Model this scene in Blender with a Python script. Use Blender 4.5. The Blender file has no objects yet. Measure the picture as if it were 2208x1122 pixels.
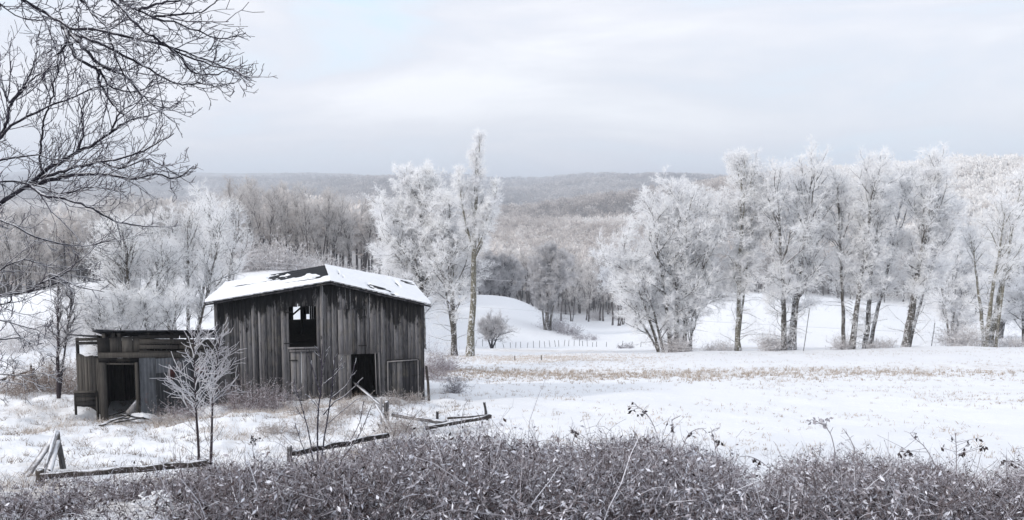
import bpy, math
import numpy as np
from mathutils import Vector

# ------------------------------------------------------------------ camera, world, sun, exposure
sc = bpy.context.scene
COL = sc.collection
R = math.radians
F = 1733.0                                   # focal length in photograph pixels
PITCH = math.atan(147 / F)
CAM = np.array([0.0, 0.0, 7.4])
cd = bpy.data.cameras.new('camera')
cam = bpy.data.objects.new('camera', cd)
COL.objects.link(cam)
cam.location = CAM
cam.rotation_euler = (R(90) - PITCH, 0, 0)
cd.sensor_width = 36.0
cd.lens = F / 2208 * 36
cd.clip_start = 0.1
cd.clip_end = 30000
sc.camera = cam

SUN_AZ, SUN_EL = R(-122), R(24)              # azimuth clockwise from +Y, elevation
SDIR = Vector((math.sin(SUN_AZ) * math.cos(SUN_EL), math.cos(SUN_AZ) * math.cos(SUN_EL), math.sin(SUN_EL)))
sl = bpy.data.lights.new('sun', 'SUN')
sl.energy = 2.2
sl.angle = R(7)
sl.color = (1.0, 0.93, 0.85)
so = bpy.data.objects.new('sun', sl)
COL.objects.link(so)
so.rotation_euler = (-SDIR).to_track_quat('-Z', 'Y').to_euler()
so.location = (-60, -30, 60)

world = bpy.data.worlds.new('World')
sc.world = world
world.use_nodes = True
nt = world.node_tree
nt.nodes.clear()


def N(nt, t, **kw):
    n = nt.nodes.new(t)
    for k, v in kw.items():
        setattr(n, k, v)
    return n


def ramp(nt, stops, fac=None, interp='LINEAR'):
    r = N(nt, 'ShaderNodeValToRGB')
    cr = r.color_ramp
    cr.interpolation = interp
    while len(cr.elements) < len(stops):
        cr.elements.new(0.5)
    for e, (p, c) in zip(cr.elements, stops):
        e.position = p
        e.color = (c[0], c[1], c[2], 1) if len(c) > 2 else (c[0], c[0], c[0], 1)
    if fac is not None:
        nt.links.new(fac, r.inputs[0])
    return r


wo = N(nt, 'ShaderNodeOutputWorld')
sky = N(nt, 'ShaderNodeTexSky', sky_type='NISHITA')
sky.sun_disc = False
sky.sun_elevation = SUN_EL
sky.sun_rotation = SUN_AZ
b1 = N(nt, 'ShaderNodeBackground')
b1.inputs[1].default_value = 0.1
nt.links.new(sky.outputs[0], b1.inputs[0])
tc = N(nt, 'ShaderNodeTexCoord')
mp = N(nt, 'ShaderNodeMapping')
mp.inputs['Scale'].default_value = (1.0, 1.0, 4.5)
mp.inputs['Rotation'].default_value = (0.0, 0.10, 0.3)
nt.links.new(tc.outputs['Generated'], mp.inputs[0])
n1 = N(nt, 'ShaderNodeTexNoise')
n1.inputs['Scale'].default_value = 1.9
n1.inputs['Detail'].default_value = 7
n1.inputs['Roughness'].default_value = 0.55
n1.inputs['Distortion'].default_value = 0.35
nt.links.new(mp.outputs[0], n1.inputs[0])
cl = ramp(nt, [(0.36, (0.60, 0.74, 0.86)), (0.43, (0.66, 0.73, 0.81)), (0.49, (0.675, 0.70, 0.765)), (0.55, (0.725, 0.735, 0.785)), (0.68, (0.86, 0.865, 0.895))], n1.outputs[0])
b2 = N(nt, 'ShaderNodeBackground')
b2.inputs[1].default_value = 1.23
nt.links.new(cl.outputs[0], b2.inputs[0])
n2 = N(nt, 'ShaderNodeTexNoise')
n2.inputs['Scale'].default_value = 1.3
n2.inputs['Detail'].default_value = 5
nt.links.new(mp.outputs[0], n2.inputs[0])
gap = ramp(nt, [(0.35, (0.02,)), (0.75, (0.16,))], n2.outputs[0])
mx = N(nt, 'ShaderNodeMixShader')
nt.links.new(gap.outputs[0], mx.inputs[0])
nt.links.new(b2.outputs[0], mx.inputs[1])
nt.links.new(b1.outputs[0], mx.inputs[2])
nt.links.new(mx.outputs[0], wo.inputs[0])

sc.view_settings.view_transform = 'Standard'
sc.view_settings.look = 'None'
sc.view_settings.gamma = 1
sc.view_settings.exposure = 0.16
sc.render.engine = 'CYCLES'
sc.cycles.max_bounces = 7
sc.cycles.diffuse_bounces = 5
sc.cycles.glossy_bounces = 2
sc.cycles.transmission_bounces = 3
sc.cycles.volume_bounces = 1
sc.cycles.caustics_reflective = False
sc.cycles.caustics_refractive = False

# ------------------------------------------------------------------ geometry of view and ground
SP, CP = math.sin(PITCH), math.cos(PITCH)


def ray(px, py):
    a = (px - 1104) / F
    b = -(py - 561) / F
    return np.array([a, CP + b * SP, -SP + b * CP])


def P(px, py, d):
    r = ray(px, py)
    return CAM + r * (d / r[1])


def project(p):
    p = np.asarray(p, float)
    q = p - CAM
    yc = q[..., 1] * CP - q[..., 2] * SP
    zc = q[..., 1] * SP + q[..., 2] * CP
    yc = np.maximum(yc, 1e-3)
    return 1104 + F * q[..., 0] / yc, 561 - F * zc / yc


def vnoise(x, y, seed=0):
    xi = np.floor(x).astype(np.int64)
    yi = np.floor(y).astype(np.int64)
    fx, fy = x - xi, y - yi
    fx = fx * fx * (3 - 2 * fx)
    fy = fy * fy * (3 - 2 * fy)

    def h(a, b):
        n = (a * 374761393 + b * 668265263 + seed * 982451653) & 0x7fffffff
        n = ((n ^ (n >> 13)) * 1274126177) & 0x7fffffff
        return ((n ^ (n >> 16)) & 0xffff) / 32767.5 - 1
    return (h(xi, yi) * (1 - fx) + h(xi + 1, yi) * fx) * (1 - fy) + (h(xi, yi + 1) * (1 - fx) + h(xi + 1, yi + 1) * fx) * fy


def fbm(x, y, seed=0, o=4):
    s, a = 0, 1.0
    for i in range(o):
        s = s + a * vnoise(x * 2 ** i, y * 2 ** i, seed + i)
        a *= 0.5
    return s


NEAR = [(0.5, 5.8), (3, 5.75), (6, 4.95), (10, 3.55), (14, 2.2), (18, 1.5), (24, 0.62), (28, -0.05)]
FARL = [(1300, 436), (2500, 404), (4000, 371), (6000, 392), (9500, 410)]
COLS = {
    -300: [(45, 765), (60, 715), (110, 650), (140, 662), (200, 660), (300, 575), (700, 480)] + FARL,
    0: [(45, 765), (60, 712), (110, 641), (140, 655), (200, 655), (300, 575), (700, 480)] + FARL,
    190: [(45, 772), (60, 700), (110, 606), (140, 628), (200, 640), (300, 575), (700, 480)] + FARL,
    400: [(45, 775), (60, 700), (110, 590), (140, 610), (200, 615), (300, 560), (700, 475), (1300, 440), (2500, 405), (4000, 370), (6000, 392), (9500, 410)],
    620: [(45, 778), (60, 700), (110, 572), (150, 592), (200, 597), (300, 550), (700, 472), (1300, 440), (2200, 408), (4000, 365), (6000, 392), (9500, 410)],
    830: [(45, 800), (60, 765), (80, 705), (110, 640), (150, 600), (200, 597), (300, 545), (700, 470), (1300, 430), (2000, 384), (4000, 377), (6000, 392), (9500, 410)],
    930: [(45, 812), (74, 762), (95, 750), (115, 745), (125, 735), (190, 640), (205, 650), (300, 565), (700, 474), (1300, 430), (2000, 392), (4000, 374), (6000, 392), (9500, 410)],
    1000: [(45, 815), (74, 763), (95, 753), (115, 747), (125, 737), (188, 630), (205, 642), (300, 570), (700, 482), (860, 474), (1000, 452), (1250, 462), (1700, 440), (2300, 405), (3500, 375), (6000, 392), (9500, 410)],
    1100: [(74, 765), (95, 757), (115, 748), (125, 737), (186, 634), (205, 648), (300, 572), (700, 482), (870, 474), (1000, 442), (1250, 462), (1700, 436), (2300, 404), (3500, 379), (6000, 392), (9500, 410)],
    1150: [(74, 765), (95, 758), (115, 748), (125, 738), (160, 692), (190, 655), (210, 662), (300, 580), (700, 482), (870, 474), (1000, 436), (1250, 460), (1700, 432), (2300, 400), (3500, 378), (6000, 392), (9500, 410)],
    1200: [(75, 764), (95, 758), (120, 746), (150, 716), (175, 700), (190, 697), (230, 680), (300, 590), (700, 482), (870, 474), (1000, 430), (1250, 456), (1700, 430), (2300, 396), (3500, 378), (6000, 392), (9500, 410)],
    1300: [(75, 762), (98, 758), (120, 746), (150, 726), (190, 702), (230, 676), (300, 590), (680, 482), (860, 472), (1000, 414), (1250, 446), (1700, 424), (2300, 388), (3200, 376), (6000, 392), (9500, 410)],
    1400: [(76, 760), (98, 758), (120, 746), (160, 714), (200, 690), (240, 670), (300, 590), (660, 478), (820, 466), (950, 400), (1150, 430), (1600, 410), (2500, 378), (6000, 392), (9500, 410)],
    1550: [(78, 755), (98, 757), (120, 738), (160, 682), (205, 627), (225, 636), (300, 560), (500, 450), (750, 386), (900, 392), (1500, 384), (6000, 392), (9500, 410)],
    1700: [(78, 752), (98, 754), (120, 738), (160, 682), (205, 630), (225, 638), (300, 540), (450, 435), (620, 368), (800, 380), (1500, 388), (6000, 398), (9500, 410)],
    1900: [(78, 748), (98, 752), (130, 728), (170, 682), (205, 650), (225, 655), (300, 530), (380, 450), (500, 360), (700, 375), (1500, 392), (6000, 398), (9500, 410)],
    2050: [(78, 745), (98, 749), (130, 738), (160, 712), (190, 690), (230, 650), (300, 500), (430, 350), (520, 360), (700, 378), (1500, 392), (6000, 398), (9500, 410)],
    2208: [(78, 745), (98, 747), (140, 724), (180, 690), (230, 610), (300, 480), (400, 346), (500, 360), (1500, 392), (6000, 398), (9500, 410)],
    2500: [(78, 745), (98, 747), (140, 724), (180, 690), (230, 610), (300, 480), (400, 340), (500, 360), (1500, 392), (6000, 398), (9500, 410)],
}
LD0, LD1, ND = math.log(0.5), math.log(9500), 460
LG = np.linspace(LD0, LD1, ND)
ku = sorted(COLS)
tab = []
for px in ku:
    pr = list(NEAR)
    for (d, py) in COLS[px]:
        z = P(px, py, d)[2]
        if d >= 260 and d < 3000:
            z -= 11.0
        pr.append((d, z))
    pr = np.array(pr)
    zz = np.interp(LG, np.log(pr[:, 0]), pr[:, 1] * 0 + np.array([(7.4 - z) / d for d, z in pr]))
    tab.append(7.4 - zz * np.exp(LG))
tab = np.array(tab)
NU = 220
UG = np.linspace((ku[0] - 1104) / F, (ku[-1] - 1104) / F, NU)
T = np.array([np.interp(UG, [(k - 1104) / F for k in ku], tab[:, j]) for j in range(ND)]).T


def smooth(a, ax, n):
    k = np.hanning(n + 2)[1:-1]
    k /= k.sum()
    pad = [(0, 0), (0, 0)]
    pad[ax] = (n // 2, n // 2)
    a = np.pad(a, pad, mode='edge')
    return np.apply_along_axis(lambda v: np.convolve(v, k, 'valid'), ax, a)


T = smooth(smooth(T, 0, 9), 1, 7)


def height(x, y):
    x = np.asarray(x, float)
    y = np.asarray(y, float)
    r = np.hypot(x, y) + 1e-6
    a = np.arctan2(x, y)
    ac = np.clip(a, math.atan(UG[0]), math.atan(UG[-1]))
    u = np.tan(ac)
    d = np.clip(r * np.cos(ac), 0.51, 9490)
    fu = np.clip((u - UG[0]) / (UG[1] - UG[0]), 0, NU - 1.001)
    fd = np.clip((np.log(d) - LD0) / (LG[1] - LG[0]), 0, ND - 1.001)
    iu, jd = fu.astype(int), fd.astype(int)
    fu, fd = fu - iu, fd - jd
    z = (T[iu, jd] * (1 - fu) + T[iu + 1, jd] * fu) * (1 - fd) + (T[iu, jd + 1] * (1 - fu) + T[iu + 1, jd + 1] * fu) * fd
    back = np.clip((np.abs(a) - R(62)) / R(40), 0, 1)
    back = back * back * (3 - 2 * back)
    z = z * (1 - back) + (5.8 + 0.01 * r) * back
    amp = np.clip((d - 8) / 12, 0, 1)
    yard = np.clip((0.02 - u) / 0.12, 0, 1) * np.clip((60 - d) / 15, 0, 1)
    z = z + amp * 0.07 * fbm(x * 0.40, y * 0.40, 3, 4) * (1 + 0.6 * yard) + amp * 0.10 * vnoise(x * 0.12 + y * 0.05, y * 0.16, 13) + yard * 0.10 * fbm(x * 1.3, y * 1.3, 9, 4) - 0.42 * np.exp(-((d - 25.2) / 3.2) ** 2) * np.clip((-0.37 - u) / 0.09, 0, 1)
    z = z + np.clip((d - 60) / 60, 0, 1) * 0.35 * vnoise(x * 0.04, y * 0.04, 21)
    far = np.clip((d - 900) / 1200, 0, 1)
    z = z + far * (22 * fbm(x * 0.0016, y * 0.0016, 33, 4) - 8)
    return z


def G(px, py, dmin=8, dmax=240):
    r = ray(px, py)
    d = np.exp(np.linspace(math.log(dmin), math.log(dmax), 900))
    p = CAM[None] + r[None] * (d / r[1])[:, None]
    h = height(p[:, 0], p[:, 1])
    i = np.argmax(p[:, 2] <= h)
    if i == 0:
        i = len(d) - 1
    q = p[i].copy()
    q[2] = h[i]
    return q


def gz(x, y):
    return float(height(np.array([x]), np.array([y]))[0])


def at_d(px, d):
    """ground point in column px at depth d"""
    x = (px - 1104) / F * d * 1.004
    return np.array([x, d, gz(x, d)])


# ------------------------------------------------------------------ mesh helpers
def mesh_np(name, verts, quads=None, tris=None, attrs=None, smooth_=False):
    me = bpy.data.meshes.new(name)
    verts = np.asarray(verts, np.float32)
    nq = 0 if quads is None else len(quads)
    nt_ = 0 if tris is None else len(tris)
    me.vertices.add(len(verts))
    me.vertices.foreach_set('co', verts.ravel())
    li = []
    if nq:
        li.append(np.asarray(quads, np.int32).ravel())
    if nt_:
        li.append(np.asarray(tris, np.int32).ravel())
    li = np.concatenate(li)
    me.loops.add(len(li))
    me.loops.foreach_set('vertex_index', li)
    ls = np.concatenate([np.arange(nq) * 4, nq * 4 + np.arange(nt_) * 3]).astype(np.int32)
    lt = np.concatenate([np.full(nq, 4), np.full(nt_, 3)]).astype(np.int32)
    me.polygons.add(nq + nt_)
    me.polygons.foreach_set('loop_start', ls)
    me.polygons.foreach_set('loop_total', lt)
    if smooth_:
        me.polygons.foreach_set('use_smooth', np.ones(nq + nt_, bool))
    me.update(calc_edges=True)
    for k, v in (attrs or {}).items():
        a = me.attributes.new(k, 'FLOAT', 'POINT')
        a.data.foreach_set('value', np.asarray(v, np.float32))
    return me


def link(name, me, mat=None, parent=None, loc=None):
    o = bpy.data.objects.new(name, me)
    COL.objects.link(o)
    if mat is not None and me is not None:
        if not me.materials:
            me.materials.append(mat)
    if parent is not None:
        o.parent = parent
    if loc is not None:
        o.location = loc
    return o


def tag(o, label=None, cat=None, group=None, kind=None):
    if label:
        o['label'] = label
    if cat:
        o['category'] = cat
    if group:
        o['group'] = group
    if kind:
        o['kind'] = kind
    return o


class MB:
    """collects pieces (verts, quads, tris, attributes) into one mesh"""

    def __init__(s):
        s.v, s.q, s.t, s.a, s.at, s.n = [], [], [], {}, [], 0

    def add(s, v, q=None, t=None, **attrs):
        v = np.asarray(v, float)
        if len(v) == 0:
            return
        s.v.append(v)
        if q is not None and len(q):
            s.q.append(np.asarray(q) + s.n)
        if t is not None and len(t):
            s.t.append(np.asarray(t) + s.n)
        s.a.setdefault(None, []).append(len(v))
        s.at.append({k: np.broadcast_to(np.asarray(x, float), (len(v),)) for k, x in attrs.items()})
        s.n += len(v)

    def build(s, name, mat, parent=None, sm=False, origin=None):
        v = np.concatenate(s.v)
        if origin is not None:
            v = v - np.asarray(origin)
        me = mesh_np(name, v, np.concatenate(s.q) if s.q else None, np.concatenate(s.t) if s.t else None,
                     {k: np.concatenate([a.get(k, np.zeros(c)) for a, c in zip(s.at, s.a[None])]) for k in {k for a in s.at for k in a}}, sm)
        return link(name, me, mat, parent)

    def box8(s, c, **attrs):
        """c: 8 corners, bottom ring 0-3 then top ring 4-7"""
        q = [(0, 3, 2, 1), (4, 5, 6, 7), (0, 1, 5, 4), (1, 2, 6, 5), (2, 3, 7, 6), (3, 0, 4, 7)]
        s.add(c, q, **attrs)

    def beam(s, p0, p1, w, h, roll=0.0, **attrs):
        p0, p1 = np.asarray(p0, float), np.asarray(p1, float)
        d = p1 - p0
        d /= np.linalg.norm(d)
        ref = np.array([0, 0, 1.0]) if abs(d[2]) < 0.9 else np.array([0, 1.0, 0])
        a = np.cross(d, ref)
        a /= np.linalg.norm(a)
        b = np.cross(a, d)
        a, b = a * math.cos(roll) + b * math.sin(roll), b * math.cos(roll) - a * math.sin(roll)
        c = []
        for p in (p0, p1):
            for sa, sb in ((-1, -1), (1, -1), (1, 1), (-1, 1)):
                c.append(p + a * sa * w / 2 + b * sb * h / 2)
        s.box8(np.array(c), **attrs)


def grow(start, dirn, L, n, rng, wob=0.15, up=0.0, persist=0.6):
    B = len(start)
    pts = np.zeros((B, n, 3))
    pts[:, 0] = start
    d = dirn / np.linalg.norm(dirn, axis=1, keepdims=True)
    step = (L / (n - 1))[:, None]
    drift = rng.normal(size=(B, 3)) * wob * 0.6
    for i in range(1, n):
        d = d + rng.normal(size=(B, 3)) * wob + drift * persist
        d[:, 2] += up
        d /= np.linalg.norm(d, axis=1, keepdims=True)
        pts[:, i] = pts[:, i - 1] + d * step
    return pts


def spawn(pts, k, t0, t1, a0, a1, rng, flat=0.0):
    """k children on each of the B polylines; returns start, dir, parent index, t"""
    B, n, _ = pts.shape
    t = (np.arange(k)[None] + rng.random((B, k))) / k * (t1 - t0) + t0
    f = np.clip(t * (n - 1), 0, n - 1.001)
    i = f.astype(int)
    fr = (f - i)[..., None]
    bi = np.arange(B)[:, None]
    p = pts[bi, i] * (1 - fr) + pts[bi, i + 1] * fr
    tg = pts[bi, i + 1] - pts[bi, i]
    tg /= np.linalg.norm(tg, axis=-1, keepdims=True) + 1e-9
    rv = rng.normal(size=(B, k, 3))
    rv[..., 2] *= (1 - flat)
    rv -= (rv * tg).sum(-1, keepdims=True) * tg
    rv /= np.linalg.norm(rv, axis=-1, keepdims=True) + 1e-9
    ang = (a0 + (a1 - a0) * rng.random((B, k)))[..., None]
    d = tg * np.cos(ang) + rv * np.sin(ang)
    pi = np.broadcast_to(bi, (B, k))
    return p.reshape(-1, 3), d.reshape(-1, 3), pi.ravel(), t.ravel()


def frames(pts):
    tg = np.gradient(pts, axis=1)
    tg /= np.linalg.norm(tg, axis=-1, keepdims=True) + 1e-9
    ref = np.where(np.abs(tg[..., 2:3]) < 0.92, np.array([0, 0, 1.0]), np.array([1.0, 0, 0]))
    m = ref[:, :1]
    a = np.cross(tg, np.broadcast_to(m, tg.shape))
    a /= np.linalg.norm(a, axis=-1, keepdims=True) + 1e-9
    b = np.cross(a, tg)
    return a, b


def tubes(mb, pts, rad, m=5, rng=None, rough=0.0, cap=False, **attrs):
    B, n, _ = pts.shape
    a, b = frames(pts)
    th = np.arange(m) * 2 * math.pi / m
    rr = rad[:, :, None]
    if rough and rng is not None:
        rr = rr * (1 + rough * rng.normal(size=(B, n, m)))
    v = pts[:, :, None] + rr[..., None] * (a[:, :, None] * np.cos(th)[None, None, :, None] + b[:, :, None] * np.sin(th)[None, None, :, None])
    idx = np.arange(B * n * m).reshape(B, n, m)
    q = np.stack([idx[:, :-1], np.roll(idx, -1, 2)[:, :-1], np.roll(idx, -1, 2)[:, 1:], idx[:, 1:]], -1).reshape(-1, 4)
    at = {}
    for k, x in attrs.items():
        x = np.asarray(x, float)
        at[k] = np.repeat(x, n * m) if x.ndim == 1 else x
    tr = None
    if cap and m == 4:
        q = np.concatenate([q, idx[:, 0][:, ::-1], idx[:, -1]])
    elif cap:
        tr = np.concatenate([np.stack([idx[:, e, 0], idx[:, e, j], idx[:, e, j + 1]], -1) for e in (0, -1) for j in range(1, m - 1)])
    mb.add(v.reshape(-1, 3), q, tr, **at)


def ribbons(mb, pts, wid, rng, **attrs):
    """flat tapering strips, random facing"""
    B, n, _ = pts.shape
    a, b = frames(pts)
    th = rng.random(B) * math.pi
    s = a * np.cos(th)[:, None, None] + b * np.sin(th)[:, None, None]
    v = np.stack([pts - s * wid[..., None] / 2, pts + s * wid[..., None] / 2], 2)
    idx = np.arange(B * n * 2).reshape(B, n, 2)
    q = np.stack([idx[:, :-1, 0], idx[:, :-1, 1], idx[:, 1:, 1], idx[:, 1:, 0]], -1).reshape(-1, 4)
    at = {k: (np.repeat(np.asarray(x, float), n * 2) if np.ndim(x) == 1 else x) for k, x in attrs.items()}
    mb.add(v.reshape(-1, 3), q, **at)


def diamonds(mb, start, dirn, L, w, rng, **attrs):
    """little frost needles / leaves: one four-cornered face each"""
    B = len(start)
    d = dirn / (np.linalg.norm(dirn, axis=1, keepdims=True) + 1e-9)
    rv = rng.normal(size=(B, 3))
    rv -= (rv * d).sum(1, keepdims=True) * d
    rv /= np.linalg.norm(rv, axis=1, keepdims=True) + 1e-9
    nn = np.cross(d, rv)
    L = L[:, None]
    w = w[:, None]
    mid = start + d * L * 0.5
    v = np.stack([start, mid + rv * w / 2 + nn * w * 0.2, start + d * L, mid - rv * w / 2 + nn * w * 0.2], 1)
    at = {k: (np.repeat(np.asarray(x, float), 4) if np.ndim(x) == 1 else x) for k, x in attrs.items()}
    mb.add(v.reshape(-1, 3), np.arange(B * 4).reshape(B, 4), **at)


# ------------------------------------------------------------------ materials
def newmat(name):
    m = bpy.data.materials.new(name)
    m.use_nodes = True
    m.node_tree.nodes.clear()
    return m, m.node_tree


def out(nt, sh):
    o = N(nt, 'ShaderNodeOutputMaterial')
    nt.links.new(sh, o.inputs[0])


def noise(nt, vec, scale, detail=3, rough=0.5, dist=0.0):
    n = N(nt, 'ShaderNodeTexNoise')
    n.inputs['Scale'].default_value = scale
    n.inputs['Detail'].default_value = detail
    n.inputs['Roughness'].default_value = rough
    n.inputs['Distortion'].default_value = dist
    if vec is not None:
        nt.links.new(vec, n.inputs['Vector'])
    return n.outputs[0]


def mth(nt, op, a, b=None, c=None, clamp=False):
    n = N(nt, 'ShaderNodeMath', operation=op)
    n.use_clamp = clamp
    for i, x in enumerate((a, b, c)):
        if x is None:
            continue
        if isinstance(x, (int, float)):
            n.inputs[i].default_value = x
        else:
            nt.links.new(x, n.inputs[i])
    return n.outputs[0]


def mixc(nt, f, a, b):
    n = N(nt, 'ShaderNodeMix', data_type='RGBA')
    for i, x in ((0, f), (6, a), (7, b)):
        if isinstance(x, (int, float)):
            n.inputs[i].default_value = x
        elif isinstance(x, tuple):
            n.inputs[i].default_value = (*x, 1)
        else:
            nt.links.new(x, n.inputs[i])
    return n.outputs[2]


def attr(nt, name):
    n = N(nt, 'ShaderNodeAttribute', attribute_name=name)
    return n.outputs['Fac']


def maprange(nt, x, a, b, c=0.0, d=1.0):
    n = N(nt, 'ShaderNodeMapRange')
    for i, v in enumerate((x, a, b, c, d)):
        if isinstance(v, (int, float)):
            n.inputs[i].default_value = v
        else:
            nt.links.new(v, n.inputs[i])
    return n.outputs[0]


def bump(nt, h, s=0.5, dist=0.05):
    n = N(nt, 'ShaderNodeBump')
    n.inputs['Strength'].default_value = s
    n.inputs['Distance'].default_value = dist
    nt.links.new(h, n.inputs['Height'])
    return n.outputs[0]


def diffuse(nt, col, normal=None, rough=0.9, spec=0.15):
    p = N(nt, 'ShaderNodeBsdfPrincipled')
    p.inputs['Roughness'].default_value = rough
    p.inputs['Specular IOR Level'].default_value = spec
    if isinstance(col, tuple):
        p.inputs['Base Color'].default_value = (*col, 1)
    else:
        nt.links.new(col, p.inputs['Base Color'])
    if normal is not None:
        nt.links.new(normal, p.inputs['Normal'])
    return p.outputs[0]


SNOW = (0.86, 0.87, 0.90)


def mat_ground():
    m, nt = newmat('snowy ground')
    pos = N(nt, 'ShaderNodeNewGeometry').outputs['Position']
    cov = attr(nt, 'cover')
    wood = attr(nt, 'wood')
    n1 = noise(nt, pos, 0.9, 6, 0.65)
    n2 = noise(nt, pos, 4.5, 5, 0.7)
    n3 = noise(nt, pos, 0.012, 5, 0.6)
    s = mth(nt, 'ADD', mth(nt, 'MULTIPLY', n1, 0.55), mth(nt, 'MULTIPLY', n2, 0.45))
    f = maprange(nt, mth(nt, 'ADD', s, mth(nt, 'MULTIPLY', cov, 0.5)), 0.60, 0.86, 0.0, 0.75)
    tan = mixc(nt, n2, (0.30, 0.24, 0.19), (0.62, 0.55, 0.48))
    c = mixc(nt, f, SNOW, tan)
    wf = mixc(nt, maprange(nt, n3, 0.38, 0.62), (0.22, 0.215, 0.22), (0.38, 0.37, 0.37))
    c = mixc(nt, wood, c, wf)
    h = mth(nt, 'ADD', mth(nt, 'MULTIPLY', n1, 1.0), mth(nt, 'MULTIPLY', n2, 0.5))
    out(nt, diffuse(nt, c, bump(nt, h, 0.55, 0.12), 0.8, 0.2))
    return m


def mat_frost(name, lo, hi, trans=0.35, rnd=0.0):
    m, nt = newmat(name)
    g = N(nt, 'ShaderNodeNewGeometry')
    n = noise(nt, g.outputs['Position'], 0.8, 4, 0.6)
    f = maprange(nt, n, 0.35, 0.65)
    if rnd:
        oi = N(nt, 'ShaderNodeObjectInfo')
        f = mth(nt, 'ADD', mth(nt, 'MULTIPLY', f, 1 - rnd), mth(nt, 'MULTIPLY', oi.outputs['Random'], rnd))
    c = mixc(nt, f, lo, hi)
    d = N(nt, 'ShaderNodeBsdfDiffuse')
    t = N(nt, 'ShaderNodeBsdfTranslucent')
    nt.links.new(c, d.inputs[0])
    nt.links.new(c, t.inputs[0])
    mx = N(nt, 'ShaderNodeMixShader')
    mx.inputs[0].default_value = trans
    nt.links.new(d.outputs[0], mx.inputs[1])
    nt.links.new(t.outputs[0], mx.inputs[2])
    out(nt, mx.outputs[0])
    return m


def mat_bark(name, col, frost=0.5, scale=6.0, col2=None, patch=False):
    """bark with hoar frost settled on its upper sides and in patches"""
    m, nt = newmat(name)
    g = N(nt, 'ShaderNodeNewGeometry')
    sep = N(nt, 'ShaderNodeSeparateXYZ')
    nt.links.new(g.outputs['Normal'], sep.inputs[0])
    n = noise(nt, g.outputs['Position'], scale, 5, 0.7)
    n2 = noise(nt, g.outputs['Position'], scale * 3, 3, 0.6)
    a = mth(nt, 'ADD', mth(nt, 'MULTIPLY', sep.outputs[2], 0.55), n)
    if patch:
        a = mth(nt, 'ADD', mth(nt, 'MULTIPLY', sep.outputs[2], 0.35), mth(nt, 'ADD', mth(nt, 'MULTIPLY', n, 0.5), mth(nt, 'MULTIPLY', n2, 0.5)))
        f = maprange(nt, a, 0.545, 0.60, 0.0, 0.85)
    else:
        f = maprange(nt, a, 1.05 - frost * 0.8, 1.25 - frost * 0.8)
    bc = mixc(nt, maprange(nt, n2, 0.35, 0.65), tuple(x * 0.6 for x in col), col2 or tuple(min(1, x * 1.5) for x in col))
    c = mixc(nt, f, bc, (0.78, 0.79, 0.83))
    out(nt, diffuse(nt, c, bump(nt, n2, 0.7, 0.03), 0.95, 0.1))
    return m


def mat_wood(name, dark, light, stain=1.0, frost=0.0, hue=None):
    """weathered board: per-board tone, long grain, black wet stain below the roof edge, splash of damp at the foot"""
    m, nt = newmat(name)
    tcn = N(nt, 'ShaderNodeTexCoord')
    mpn = N(nt, 'ShaderNodeMapping')
    mpn.inputs['Scale'].default_value = (1, 1, 0.07)
    nt.links.new(tcn.outputs['Object'], mpn.inputs[0])
    tone = attr(nt, 'tone')
    g1 = noise(nt, mpn.outputs[0], 42, 5, 0.65, 0.4)
    g2 = noise(nt, mpn.outputs[0], 6, 4, 0.6)
    g3 = noise(nt, tcn.outputs['Object'], 2.2, 5, 0.65)
    f = mth(nt, 'ADD', mth(nt, 'MULTIPLY', g1, 0.95), mth(nt, 'MULTIPLY', g2, 0.50))
    f = mth(nt, 'ADD', f, mth(nt, 'MULTIPLY', tone, 0.40))
    f = maprange(nt, f, 0.48, 1.16)
    c = mixc(nt, f, dark, light)
    c = mixc(nt, maprange(nt, g3, 0.50, 0.75, 0, 0.35), c, hue or (0.16, 0.14, 0.10))
    td = attr(nt, 'topdist')
    mp2 = N(nt, 'ShaderNodeMapping')
    mp2.inputs['Scale'].default_value = (1, 1, 0.25)
    nt.links.new(tcn.outputs['Object'], mp2.inputs[0])
    g4 = noise(nt, mp2.outputs[0], 3.2, 5, 0.7)
    lim = mth(nt, 'MULTIPLY', maprange(nt, g4, 0.30, 0.75, 0.02, 1.35), stain)
    st = maprange(nt, mth(nt, 'SUBTRACT', td, lim), -0.10, 0.12, 0.94, 0.0)
    c = mixc(nt, st, c, (0.008, 0.008, 0.009))
    g5 = noise(nt, mp2.outputs[0], 9.0, 4, 0.7)
    c = mixc(nt, maprange(nt, g5, 0.60, 0.72, 0, 0.8), c, (0.012, 0.012, 0.014))
    if frost:
        g = N(nt, 'ShaderNodeNewGeometry')
        sep = N(nt, 'ShaderNodeSeparateXYZ')
        nt.links.new(g.outputs['Normal'], sep.inputs[0])
        fz = maprange(nt, mth(nt, 'ADD', mth(nt, 'MULTIPLY', sep.outputs[2], 0.6), g3), 1.05 - frost, 1.2 - frost)
        c = mixc(nt, fz, c, (0.8, 0.81, 0.85))
    out(nt, diffuse(nt, c, bump(nt, g1, 0.6, 0.01), 0.85, 0.2))
    return m


def mat_tone(name, stops, trans=0.0, rough=0.9):
    m, nt = newmat(name)
    r = ramp(nt, stops, attr(nt, 'tone'))
    if trans:
        d = N(nt, 'ShaderNodeBsdfDiffuse')
        t = N(nt, 'ShaderNodeBsdfTranslucent')
        nt.links.new(r.outputs[0], d.inputs[0])
        nt.links.new(r.outputs[0], t.inputs[0])
        mx = N(nt, 'ShaderNodeMixShader')
        mx.inputs[0].default_value = trans
        nt.links.new(d.outputs[0], mx.inputs[1])
        nt.links.new(t.outputs[0], mx.inputs[2])
        out(nt, mx.outputs[0])
    else:
        out(nt, diffuse(nt, r.outputs[0], None, rough, 0.1))
    return m


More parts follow.
